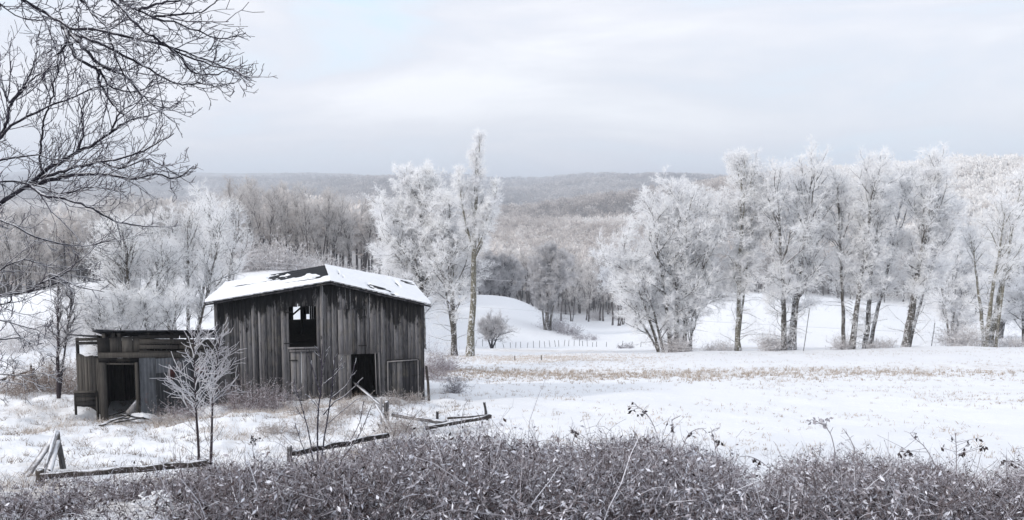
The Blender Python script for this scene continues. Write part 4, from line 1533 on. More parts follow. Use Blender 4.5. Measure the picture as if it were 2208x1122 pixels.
# ------------------------------------------------------------------ woodland: individual trees on the near edges, far wood as one mass
def woods():
    rng = np.random.default_rng(77)
    protos = []
    for i in range(6):
        H = 15.0
        st = [(0, 0, rng.normal() * 1.2, rng.normal() * .8, H, .19, (.42, .30, .16, .36, .24, .45)[i])]
        if i % 2:
            st.append((0.3, .3, rng.normal() * 3.2, rng.normal() * 2, H * .90, .13, .35))
        tr, cw = tree(200 + i, st, 3.8, n1=20, n2=7, n3=6, n4=4, ang=(22, 55), up1=0.09, tw=(0.50, 0.04), twig_r=0.012, shape=0.45, spread_top=0.5, r2=1.2)
        e = link('wood_tree', None)
        a = tr.build('trunk', M_BARKWOOD, e, True)
        b = cw.build('crown', M_WOODTWIG, e)
        protos.append([e, a, b, False])
    cnt = [0]

    def put(px, d, ytop, lab, group, zoff=0.0):
        h = np.clip(P(px, ytop, d)[2] - at_d(px, d)[2], 5, 19) * 0.93
        pr = protos[rng.integers(len(protos))]
        if not pr[3]:
            e, a, b = pr[:3]
            pr[3] = True
        else:
            e = pr[0].copy()
            COL.objects.link(e)
            for c in pr[1:3]:
                o = c.copy()
                COL.objects.link(o)
                o.parent = e
        p = at_d(px, d)
        e.location = (p[0], p[1], p[2] + zoff)
        s = h / 15.0
        e.scale = (s * rng.uniform(.85, 1.15), s * rng.uniform(.85, 1.15), s)
        e.rotation_euler = (0, 0, rng.uniform(0, 6.28))
        tag(e, lab, 'tree', group)
        cnt[0] += 1
    # behind the brow on the left
    for x in np.arange(-60, 240, 9.0):
        put(x + rng.normal() * 4, rng.uniform(118, 190), rng.uniform(445, 505) - max(0, x - 100) * 0.15, 'bare brownish tree in the wood ' + ('at the far left edge' if x < 90 else 'above the thin young tree'), 'bare trees beyond the left snowfield ' + ('at the edge' if x < 90 else 'above the thin tree'))
    for x in np.arange(235, 505, 12.0):
        put(x + rng.normal() * 4, rng.uniform(120, 175), rng.uniform(425, 460) - max(0, x - 380) * 0.15, 'pale bare tree behind the frosted trees by the shed', 'bare trees behind the shed')
    for x in np.arange(505, 610, 9.0):
        put(x + rng.normal() * 7, rng.uniform(122, 175), rng.uniform(388, 425), 'tall bare tree in the wood above the left half of the barn roof', 'bare trees beyond the left of the barn roof')
    for x in np.arange(612, 735, 9.5):
        put(x + rng.normal() * 7, rng.uniform(122, 175), rng.uniform(403, 435), 'bare dark trunked tree in the wood above the barn ridge', 'bare trees beyond the barn ridge')
    for x in np.arange(735, 850, 10.0):
        put(x + rng.normal() * 7, rng.uniform(125, 175), rng.uniform(425, 470), 'lower bare tree between the barn ridge and the white pyramid tree', 'bare trees left of the white pyramid tree')
    # behind the snowy rise, centre
    for x in np.arange(1035, 1180, 8.0):
        put(x + rng.normal() * 3, rng.uniform(206, 250), rng.uniform(530, 575), 'bare tree behind the crest of the snowy rise', 'bare trees behind the snowy rise')
    for x in np.arange(1195, 1440, 6.5):
        put(x + rng.normal() * 3, rng.uniform(182, 250), rng.uniform(535, 585), 'bare frosted tree at the wood edge ' + ('just right of the gully tree' if x < 1300 else 'beyond the gully beside the wide white clump'), 'wood edge trees ' + ('right of the gully tree' if x < 1300 else 'beside the wide white clump'))
    for x in np.arange(1440, 2060, 12.0):
        who = 'the wide many stemmed tree' if x < 1540 else 'the tall straight tree' if x < 1650 else 'the thick forked tree' if x < 1770 else 'the bent trunk and the V' if x < 1910 else 'the tree leaning right'
        put(x + rng.normal() * 4, rng.uniform(212, 255), rng.uniform(520, 575), 'pale tree at the foot of the wooded hill behind ' + who, 'hill foot trees behind ' + who)
    for x in np.arange(2050, 2280, 13.0):
        put(x + rng.normal() * 4, rng.uniform(190, 245), rng.uniform(500, 560), 'pale tree on the hill at the right edge behind the last trees', 'trees at the right edge of the hill')
    # far wood
    mb = MB()
    n = 26000
    dd = 245 * np.exp(rng.random(n) * math.log(3600 / 245.0))
    keep = rng.random(n) < np.clip(dd / 1500, 0.12, 1)  # denser far out in area terms
    uu = rng.uniform(-0.70, 0.70, n)
    # area-uniform spacing near, thinning with distance
    ring_n = []
    P_ = []
    d = 150.0
    while d < 3600:
        sp = 7.0 * (1 + max(0, d - 400) / 900.0)
        us = np.arange(-0.72, 0.72 if d > 242 else -0.15, sp / d)
        x = us * d + rng.normal(size=len(us)) * sp * .3
        y = d + rng.normal(size=len(us)) * sp * .3
        P_.append(np.stack([x, y, np.full(len(us), sp)], 1))
        d += sp * (0.9 if d < 700 else 1.2)
    P_ = np.concatenate(P_)
    z = height(P_[:, 0], P_[:, 1])
    top = np.stack([P_[:, 0], P_[:, 1], z + 14], 1)
    px, py = project(top)
    # drop what lies behind nearer ground as seen over the whole neighbourhood of the view (column by column horizon test)
    order = np.argsort(P_[:, 1])
    hor = np.full(160, 1200.0)
    vis = np.zeros(len(P_), bool)
    cx = np.clip(((px + 100) / 2400 * 160).astype(int), 0, 159)
    for i in order:
        if px[i] < -60 or px[i] > 2270:
            continue
        if py[i] < hor[cx[i]] + 16:
            vis[i] = True
        hor[cx[i]] = min(hor[cx[i]], py[i] + 2)
    Q = P_[vis]
    z = z[vis]
    nC = len(Q)
    print('far crowns', nC)
    K = np.where(Q[:, 1] < 500, 300, np.where(Q[:, 1] < 1100, 150, 44))
    idx = np.repeat(np.arange(nC), K)
    hgt = rng.uniform(10, 15, nC)
    rad = Q[:, 2] * rng.uniform(0.50, 0.72, nC)
    rad = np.minimum(rad, 10)
    dirs = rng.normal(size=(len(idx), 3))
    dirs[:, 2] = np.abs(dirs[:, 2]) * 1.0 - 0.25
    dirs /= np.linalg.norm(dirs, axis=1, keepdims=True)
    lump = 1 + 0.22 * np.sin(dirs[:, 0] * 5 + idx * 1.7) * np.sin(dirs[:, 1] * 5 + idx * 2.3)
    rr = rad[idx] * lump * (0.72 + 0.30 * rng.random(len(idx)))
    c = np.stack([Q[:, 0], Q[:, 1], z + hgt - rad * 0.9], 1)[idx]
    st = c + dirs * rr[:, None] * np.array([1, 1, 1.15])
    dv = dirs + rng.normal(size=dirs.shape) * 0.5
    dv[:, 2] += 0.5
    sz = (Q[:, 2] * 0.15)[idx] * (0.5 + rng.random(len(idx)))
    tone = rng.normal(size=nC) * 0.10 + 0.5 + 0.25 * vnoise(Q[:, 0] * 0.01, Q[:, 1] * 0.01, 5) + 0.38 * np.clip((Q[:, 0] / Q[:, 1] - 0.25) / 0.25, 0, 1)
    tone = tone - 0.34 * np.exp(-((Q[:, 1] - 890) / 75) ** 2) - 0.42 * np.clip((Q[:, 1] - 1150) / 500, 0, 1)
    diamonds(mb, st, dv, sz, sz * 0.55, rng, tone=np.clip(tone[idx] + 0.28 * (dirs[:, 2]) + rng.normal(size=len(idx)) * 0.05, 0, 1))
    # trunks of the nearer ones
    nr = Q[:, 1] < 420
    b0 = np.stack([Q[nr, 0], Q[nr, 1], z[nr] - .5], 1)
    t0 = b0 + np.stack([np.zeros(nr.sum()), np.zeros(nr.sum()), hgt[nr]], 1)
    tubes(mb, np.stack([b0, t0], 1), np.tile(np.array([[.22, .10]]), (nr.sum(), 1)), 4, tone=np.zeros(nr.sum()))
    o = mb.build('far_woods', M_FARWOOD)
    tag(o, 'frosted woods covering the far hills and valley', 'woods', kind='stuff')
    print('wood trees', cnt[0])


M_FARWOOD = mat_tone('frosted far woodland', [(0.0, (0.15, 0.14, 0.145)), (0.25, (0.33, 0.305, 0.30)), (0.45, (0.54, 0.495, 0.475)), (0.7, (0.75, 0.71, 0.69)), (1.0, (0.93, 0.92, 0.915))], 0.4)
woods()


# ------------------------------------------------------------------ the bare tree hanging in from the left
def curve_through(pts, n):
    pts = np.asarray(pts, float)
    s = np.concatenate([[0], np.cumsum(np.linalg.norm(np.diff(pts, axis=0), axis=1))])
    t = np.linspace(0, s[-1], n)
    # Catmull-Rom like smoothing through the points
    m = np.gradient(pts, s, axis=0)
    out_ = np.zeros((n, 3))
    i = np.clip(np.searchsorted(s, t, side='right') - 1, 0, len(s) - 2)
    h = (s[i + 1] - s[i])[:, None]
    f = ((t - s[i]) / h[:, 0])[:, None]
    out_ = ((2 * f ** 3 - 3 * f ** 2 + 1) * pts[i] + (f ** 3 - 2 * f ** 2 + f) * h * m[i] + (-2 * f ** 3 + 3 * f ** 2) * pts[i + 1] + (f ** 3 - f ** 2) * h * m[i + 1])
    return out_, s[-1]


def overhang():
    rng = np.random.default_rng(303)
    up = [  # upper limbs, traced at about 8 m; (r0, r1, [(px, py)])
        (.030, .007, [(-420, -330), (-150, -120), (50, 0), (65, 10), (100, 30), (132, 47), (150, 62), (210, 65), (270, 78), (330, 92), (390, 108), (440, 128), (480, 145), (530, 165)]),
        (.020, .006, [(132, 47), (145, 72), (155, 100), (172, 130), (205, 148), (215, 180), (232, 208), (250, 235), (270, 250), (283, 262)]),
        (.018, .005, [(150, 68), (185, 110), (215, 140), (270, 165), (300, 200), (330, 225), (372, 233)]),
        (.014, .005, [(165, 75), (210, 92), (245, 108), (320, 150), (380, 180), (430, 180), (474, 190)]),
        (.016, .006, [(-100, -260), (80, -90), (175, 0), (215, 45), (232, 62), (238, 90), (262, 150), (280, 200), (290, 215)]),
        (.026, .005, [(-60, -330), (150, -90), (245, 0), (280, 35), (315, 70), (350, 92), (400, 120), (450, 140), (500, 150), (536, 166)]),
        (.022, .005, [(-30, -340), (170, -80), (260, 0), (300, 25), (330, 37), (380, 50), (430, 70), (480, 85), (530, 72)]),
        (.011, .004, [(330, 37), (380, 32), (430, 27), (460, 10), (478, -10)]),
        (.014, .005, [(-300, -160), (-60, -60), (0, 5), (15, 22), (45, 38), (75, 45), (110, 38)]),
        (.010, .004, [(147, 90), (128, 115), (125, 140), (128, 165)]),
        (.012, .004, [(300, 20), (345, 8), (395, -5), (440, -30)]),
        (.012, .004, [(350, 92), (385, 120), (410, 150), (470, 160), (520, 140)]),
        (.010, .004, [(215, 150), (245, 190), (300, 195), (340, 170)]),
    ]
    mid = [  # middle limbs at about 10 m
        (.075, .024, [(-430, 650), (-200, 520), (0, 437), (28, 420), (55, 405), (75, 396)]),
        (.028, .006, [(60, 403), (90, 375), (130, 350), (165, 330), (200, 312), (240, 285), (275, 262), (320, 250), (355, 233)]),
        (.028, .006, [(72, 398), (110, 388), (160, 378), (220, 376), (290, 385), (340, 376), (380, 385), (418, 358)]),
        (.020, .006, [(90, 385), (160, 362), (220, 350), (280, 337), (330, 315), (375, 288)]),
        (.018, .006, [(66, 400), (90, 420), (150, 432), (200, 450), (240, 475), (290, 485), (352, 489)]),
        (.024, .006, [(-430, 560), (-200, 480), (-10, 474), (30, 485), (60, 505), (110, 520), (160, 530), (200, 527), (250, 515)]),
        (.030, .008, [(-430, 480), (-200, 390), (0, 298), (22, 275), (55, 252), (100, 233), (130, 222), (170, 205), (210, 190), (245, 180)]),
        (.018, .005, [(0, 298), (15, 262), (22, 225), (50, 195), (75, 168), (120, 142)]),
        (.012, .004, [(20, 222), (8, 195), (0, 165), (-15, 130)]),
        (.013, .005, [(88, 378), (87, 345), (90, 295), (95, 252), (106, 228), (116, 190), (126, 150), (130, 112), (140, 92)]),
        (.020, .006, [(-430, 470), (-200, 380), (0, 345), (40, 338), (85, 337), (130, 347), (190, 343)]),
        (.013, .004, [(22, 222), (52, 185), (72, 140), (80, 100), (76, 70)]),
        (.014, .005, [(-200, 420), (-20, 395), (30, 390), (75, 400), (140, 415), (200, 405), (270, 415)]),
        (.012, .004, [(165, 330), (180, 290), (175, 250), (190, 215)]),
        (.012, .004, [(220, 350), (262, 362), (320, 345), (372, 372), (405, 392)]),
        (.012, .004, [(240, 285), (262, 240), (290, 225), (330, 215)]),
        (.022, .006, [(-430, 690), (-200, 650), (0, 637), (45, 632), (90, 622), (130, 608), (180, 622), (225, 630)]),
        (.013, .004, [(60, 630), (85, 612), (115, 600), (150, 585), (200, 580)]),
        (.018, .005, [(-430, 760), (-200, 720), (0, 690), (40, 700), (80, 715), (110, 730)]),
        (.012, .004, [(-100, 700), (0, 732), (45, 728), (75, 745), (95, 740)]),
        (.010, .004, [(-20, 660), (20, 650), (25, 620), (28, 600)]),
        (.012, .004, [(-100, 590), (0, 582), (50, 560), (90, 570), (140, 575)]),
        (.016, .004, [(-300, 860), (-100, 815), (0, 808), (50, 810), (85, 806), (120, 800)]),
    ]
    tx = np.array([(-430 - 1104) / F * 10.2, 10.2])
    gzb = gz(tx[0], tx[1])
    tr = MB()
    n = 18
    t = np.linspace(0, 1, n)
    path = np.zeros((1, n, 3))
    path[0, :, 0] = tx[0] + 0.4 * t + 0.1 * np.sin(t * 7)
    path[0, :, 1] = tx[1] - 1.2 * t
    path[0, :, 2] = gzb - 0.3 + 9.5 * t
    tubes(tr, path, (0.30 * (1 - t) ** 0.6 + 0.04)[None], 12, rng, 0.05)
    tw = MB()
    for base_d, limbs, start_first in ((8.0, up, 0), (9.8, mid, 0)):
        dep = {}
        for li, (r0, r1, pl) in enumerate(limbs):
            d0 = base_d + rng.uniform(-0.4, 0.4)
            sl_ = rng.uniform(-0.9, 0.9)
            L = len(pl)
            pts = []
            for j, (x, y) in enumerate(pl):
                if j == 0 and x < -250:
                    d = 10.0 if base_d > 9 else 9.2
                else:
                    d = base_d + 0.25 * math.sin(x * 0.012 + y * 0.02) + 0.15 * math.sin(li)
                pts.append(P(x, y, d))
            c, ln = curve_through(pts, max(12, 4 * L))
            c[1:-1] += rng.normal(size=(len(c) - 2, 3)) * 0.006
            tt = np.linspace(0, 1, len(c))
            rad = (r0 * (1 - tt) ** 0.9 + r1) * 0.85
            tubes(tr, c[None], rad[None], 7, rng, 0.06)
            # shoots
            inside = np.array([p[0] > -160 for p in pl]).mean()
            lv = ln * inside
            k1 = max(4, int(lv / 0.115))
            s1, d1, _, t1 = spawn(c[None], k1, 1 - inside, 0.99, R(22), R(58), rng)
            d1[:, 1] *= 0.6
            d1[:, 0] += 0.15
            l1 = (0.22 + 0.55 * rng.random(len(t1)) ** 1.6) * (1.15 - 0.75 * t1) * (1.15 if base_d > 9 else 1.0)
            p1 = grow(s1, d1, l1, 7, rng, 0.13, 0.045)
            w1 = np.linspace(1, 0.55, 7)[None] * (0.0036 + 0.006 * l1)[:, None]
            tubes(tw, p1, w1, 4, tone=np.zeros(len(p1)))
            s2, d2, i2, t2 = spawn(p1, 4, 0.25, 1.0, R(22), R(50), rng)
            d2[:, 1] *= 0.6
            l2 = l1[i2] * (0.25 + 0.35 * rng.random(len(t2))) + 0.03
            p2 = grow(s2, d2, l2, 5, rng, 0.16, 0.06)
            tubes(tw, p2, np.linspace(1, 0.7, 5)[None] * np.full((len(p2), 1), 0.0042), 3)
            s3, d3, i3, t3 = spawn(p2, 2, 0.25, 1.0, R(25), R(60), rng)
            keep = l2[i3] > 0.10
            s3, d3, l3 = s3[keep], d3[keep], (l2[i3] * 0.45)[keep]
            if len(s3):
                p3 = grow(s3, d3, l3, 3, rng, 0.15, 0.05)
                tubes(tw, p3, np.full((len(p3), 3), 0.0034), 3)
    e = link('overhanging_tree', None, loc=(tx[0], tx[1], gzb))
    tag(e, 'bare dark branched tree reaching into the view from the left edge, nearest of all trees', 'tree')
    tr.build('limbs', M_BARKDARK, e, True, origin=e.location)
    tw.build('twigs', M_TWIGDARK, e, True, origin=e.location)


overhang()


# ------------------------------------------------------------------ saplings and the forked bush in front
def saplings():
    rng = np.random.default_rng(51)
    for (px, pyb, pyt, d, lean, lab) in ((414, 1008, 712, 15.6, -4, 'left one of two slim rime covered saplings in front of the shed'),
                                         (440, 1000, 716, 16.2, 30, 'right one of two slim rime covered saplings, leaning towards the barn')):
        b = at_d(px, d)
        topz = P(px, pyt, d)[2]
        H = topz - b[2]
        k = d / F
        tr, cw = MB(), MB()
        n = 14
        t = np.linspace(0, 1, n)
        path = np.zeros((1, n, 3))
        path[0, :, 0] = lean * k * t ** 1.5 + 0.01 * np.sin(t * 9)
        path[0, :, 2] = -0.1 + (H + 0.1) * t
        tubes(tr, path, (0.022 * (1 - t) + 0.008)[None], 7, rng, 0.06)
        s1, d1, _, t1 = spawn(path, 46, 0.38, 0.98, R(28), R(60), rng)
        L1 = H * 0.24 * (1.15 - 0.75 * (t1 - .4) / .6) * (0.35 + 1.1 * rng.random(len(t1)))
        p1 = grow(s1, d1, L1, 7, rng, 0.12, 0.05)
        tubes(cw, p1, np.linspace(0.0072, 0.0050, 7)[None] * np.ones((len(p1), 1)), 5, rng, 0.12)
        s2, d2, i2, t2 = spawn(p1, 4, 0.25, 0.95, R(28), R(60), rng)
        p2 = grow(s2, d2, L1[i2] * 0.42, 5, rng, 0.09, 0.06)
        tubes(cw, p2, np.linspace(0.0062, 0.0046, 5)[None] * np.ones((len(p2), 1)), 4, rng, 0.12)
        # thin lower whips
        s3, d3, _, t3 = spawn(path, 9, 0.06, 0.42, R(35), R(70), rng)
        p3 = grow(s3, d3, np.full(9, 0.55), 6, rng, 0.08, 0.02)
        tubes(tr, p3, np.full((9, 6), 0.0045), 3)
        e = link('sapling', None, loc=tuple(b))
        tag(e, lab, 'sapling', 'saplings before the shed')
        tr.build('trunk', M_SAPLING, e, True)
        cw.build('crown', M_RIME, e, True)
    d = 12.2
    tr, cw = MB(), MB()
    base = P(685, 1060, d)
    L = [
        (.018, .007, [(683, 1062), (685, 1000), (685, 940), (687, 882), (691, 850), (693, 821), (694, 754)], 0),
        (.015, .007, [(684, 1050), (694, 985), (700, 940), (712, 868), (718, 818), (722, 768)], .1),
        (.013, .006, [(681, 1045), (674, 985), (666, 932), (648, 871), (632, 825)], -.1),
        (.010, .006, [(691, 850), (677, 804), (662, 761)], 0),
        (.009, .006, [(700, 827), (723, 807), (742, 782)], .1),
        (.010, .006, [(712, 860), (751, 825), (767, 782)], .1),
        (.011, .006, [(697, 895), (720, 868), (748, 850), (783, 814)], .1),
        (.008, .005, [(687, 880), (672, 862), (661, 852)], 0),
        (.011, .005, [(684, 1045), (734, 994), (775, 937), (802, 874)], .25),
        (.009, .005, [(680, 1040), (671, 1010), (650, 956), (636, 912)], -.2),
        (.007, .005, [(748, 962), (775, 912), (784, 865)], .25),
        (.007, .005, [(705, 915), (740, 885), (770, 860)], .1),
        (.006, .005, [(660, 905), (648, 895), (640, 880)], -.1),
        (.006, .004, [(693, 800), (700, 780), (703, 755)], 0),
        (.006, .004, [(694, 790), (688, 765), (686, 750)], 0),
        (.006, .004, [(718, 820), (730, 795), (731, 775)], .1),
    ]
    for r0, r1, pl, dd in L:
        c, ln = curve_through([P(x, y, d + dd) for x, y in pl], 14)
        c[1:] += rng.normal(size=(13, 3)) * 0.003
        rad = np.linspace(r0, r1, 14)
        c0 = c - base
        tubes(tr, c0[None], rad[None], 7, rng, 0.08)
        k = max(2, int(ln / 0.22))
        s1, d1, _, t1 = spawn(c0[None], k, 0.5, 1.0, R(25), R(50), rng)
        p1 = grow(s1, d1, 0.04 + 0.10 * rng.random(k), 4, rng, 0.1, 0.1)
        tubes(tr, p1, np.full((k, 4), 0.0048), 4)
    e = link('forked_bush', None, loc=tuple(base))
    tag(e, 'bare forked bush with rimed upright stems in front of the barn', 'bush')
    tr.build('stems', M_TWIGDARK, e, True)


saplings()


# ------------------------------------------------------------------ shrubs and brambles
def shrub(pt, r, h, n, label, mat, seed, name='bramble', cat='shrub', group=None, w=0.008, up=0.5, gravity=-0.10):
    rng = np.random.default_rng(seed)
    m = MB()
    a = rng.random(n) * 2 * math.pi
    q = np.sqrt(rng.random(n)) * r * 0.7
    st = np.stack([np.cos(a) * q, np.sin(a) * q, np.zeros(n)], 1)
    wx, wy = pt[0] + st[:, 0], pt[1] + st[:, 1]
    st[:, 2] = height(wx, wy) - pt[2] - 0.03
    d = rng.normal(size=(n, 3)) * 0.5
    d[:, 2] = up + rng.random(n) * 0.8
    L = h * (0.6 + 0.9 * rng.random(n))
    p = grow(st, d, L, 8, rng, 0.20, gravity)
    ribbons(m, p, np.linspace(1, 0.4, 8)[None] * np.full((n, 1), w), rng, tone=np.clip(rng.normal(size=n) * .22 + .50, 0, 1))
    s2, d2, i2, _ = spawn(p, 5, 0.2, 1, R(25), R(70), rng)
    p2 = grow(s2, d2, L[i2] * 0.3 * (0.5 + rng.random(len(i2))), 5, rng, 0.2, -0.03)
    ribbons(m, p2, np.linspace(1, 0.5, 5)[None] * np.full((len(p2), 1), w * 0.8), rng, tone=np.clip(rng.normal(size=len(p2)) * .22 + .62, 0, 1))
    s3, d3, i3, _ = spawn(p2, 4, 0.1, 1, R(25), R(75), rng)
    diamonds(m, s3, d3, h * 0.06 * (0.5 + rng.random(len(s3))), np.full(len(s3), w * 1.8), rng, tone=np.clip(rng.normal(size=len(s3)) * .25 + .62, 0, 1))
    o = m.build(name, mat)
    o.location = tuple(pt)
    tag(o, label, cat, group)
    return o


def shrubs():
    S = [
        (470, 868, .9, 1.0, 170, 'frosted bramble tangle at the left foot of the barn', 0),
        (535, 880, .9, .85, 170, 'low bramble tangle at the foot of the barn left of the window', 0),
        (598, 884, .6, .7, 110, 'small bramble tangle below the barn window', 0),
        (655, 890, .6, .5, 90, 'low frosted weeds at the foot of the lower barn door', 1),
        (755, 893, .6, .5, 90, 'low straw coloured weeds in front of the barn doorway', 1),
        (850, 872, .5, .4, 70, 'low weeds at the foot of the dark framed door', 1),
        (898, 866, .4, .4, 60, 'low weeds at the right foot of the barn', 1),
        (95, 838, 1.3, 1.2, 230, 'brown brush left of the shed beside the thin tree', 3),
        (145, 850, .9, 1.1, 150, 'brown brush against the left wing of the shed', 3),
        (40, 850, 1.0, .7, 110, 'low brown brush at the far left edge of the yard', 3),
        (935, 815, 1.1, 1.5, 190, 'frosted brush close behind the right side of the barn', 0),
        (962, 800, 1.0, 1.1, 150, 'frosted brush farther out on the right of the barn', 0),
        (982, 848, .35, .75, 60, 'small dark weed clump alone on the snow right of the barn', 2),
        (860, 935, .6, .6, 100, 'frosted weeds around the splintered post', 1),
        (395, 905, .6, .7, 100, 'frosted weeds in front of the iron sheets of the shed', 0),
        (350, 915, .4, .4, 60, 'low straw coloured tuft before the iron sheets', 1),
        (700, 925, .9, .45, 120, 'straw coloured tufts on the snow below the barn doors', 1),
        (600, 935, .7, .35, 90, 'low tufts on the snow between saplings and forked bush', 1),
    ]
    mats = [M_BRAMBLE, M_STRAW, M_WEED, M_BROWN]
    for i, (x, y, r, h, n, lab, mi) in enumerate(S):
        shrub(G(x, y), r, h, n, lab, mats[mi], 400 + i, w=0.010 if mi != 2 else 0.012)
    for i, (x, d, r, h, n, lab) in enumerate((
        (1198, 150, 2.6, 2.6, 130, 'dark brush at the foot of the gully tree'),
        (1226, 146, 3.2, 1.8, 130, 'long low dark brush right of the gully tree'),
        (1262, 138, 3.4, .9, 110, 'flat dark brush on the snow below the gully'),
        (1352, 112, 1.6, .7, 90, 'small dark weed patch on the snow left of the wide clump'),
        (1460, 79.0, 2.0, 1.8, 170, 'frosted brush round the foot of the wide many stemmed tree'),
        (1668, 78.6, 1.6, 1.6, 150, 'frosted brush round the foot of the thick forked tree'),
        (1825, 78.4, 1.2, 1.3, 110, 'frosted brush at the foot of the bent trunk'),
        (2082, 79.5, 2.4, 2.2, 190, 'rounded frosted shrub left of the broken grey stems'),
        (2190, 80, 2.0, 1.2, 120, 'low frosted shrub at the right edge of the field'),
        (1555, 79.5, 2.2, 1.0, 120, 'low frosted scrub between wide clump and straight tree'),
        (1900, 79, 2.2, 1.0, 120, 'low frosted scrub right of the tree dividing into a V'))):
        shrub(at_d(x, d), r, h, n, lab, M_WEED if i < 4 else M_PALEBRUSH, 450 + i, w=0.03, name='brush', up=0.9)
    rb = np.random.default_rng(499)
    for i, x in enumerate(np.arange(480, 860, 26.0)):
        shrub(at_d(x + rb.normal() * 8, rb.uniform(100, 116)), 2.2, rb.uniform(2.0, 3.6), 90, 'frosted scrub along the crest of the field behind the barn roof', M_PALEBRUSH, 500 + i, w=0.045, name='crest_scrub', up=0.9, gravity=-.02, group='scrub along the crest behind the barn')
    for i, x in enumerate(np.arange(1210, 1430, 27.0)):
        shrub(at_d(x + rb.normal() * 8, rb.uniform(200, 235)), 2.5, rb.uniform(2.0, 3.2), 60, 'frosted scrub under the trees beyond the gully', M_PALEBRUSH, 530 + i, w=0.07, name='wood_scrub', up=0.9, gravity=-.02, group='scrub beyond the gully')
    # thin vine bushes in the back yard, left
    for i, (x, y, r, h, n, lab) in enumerate(((45, 760, 1.6, 1.6, 150, 'thin frosted bush at the left edge above the yard rail'), (120, 745, 1.6, 1.8, 150, 'thin frosted bush behind the thin young tree'), (180, 742, 1.2, 1.8, 130, 'thin frosted bush behind the left wing of the shed'))):
        shrub(G(x, y), r, h, n, lab, M_PALEBRUSH, 480 + i, w=0.014, name='thin_bush', up=0.9, gravity=-.02)


M_BRAMBLE = mat_tone('bramble canes with frost', [(0.0, (0.05, 0.035, 0.035)), (0.4, (0.19, 0.15, 0.15)), (0.7, (0.42, 0.38, 0.40)), (1.0, (0.78, 0.77, 0.82))], 0.15)
M_BROWN = mat_tone('brown brush', [(0.0, (0.05, 0.035, 0.03)), (0.5, (0.22, 0.17, 0.145)), (0.8, (0.45, 0.38, 0.34)), (1.0, (0.75, 0.72, 0.72))], 0.15)
M_STRAW = mat_tone('pale straw weeds', [(0.0, (0.10, 0.08, 0.07)), (0.4, (0.30, 0.255, 0.235)), (0.7, (0.52, 0.48, 0.46)), (1.0, (0.82, 0.80, 0.81))], 0.2)
M_PALEBRUSH = mat_tone('pale frosted brush', [(0.0, (0.12, 0.10, 0.10)), (0.3, (0.40, 0.37, 0.37)), (0.6, (0.68, 0.66, 0.66)), (1.0, (0.88, 0.88, 0.90))], 0.25)
shrubs()


# ------------------------------------------------------------------ foreground growth on the bank
SIL = np.array([(-60, 1052), (60, 1046), (200, 1032), (330, 1012), (420, 1000), (520, 992), (620, 985), (700, 975), (780, 962), (850, 940), (900, 922), (960, 915), (1040, 915), (1090, 935), (1150, 948), (1230, 955),
                (1330, 940), (1420, 945), (1500, 972), (1570, 990), (1620, 1022), (1670, 1028), (1720, 992), (1800, 975), (1880, 985), (1950, 992), (2010, 992), (2060, 1010), (2120, 1045), (2160, 1015), (2280, 990)], float)


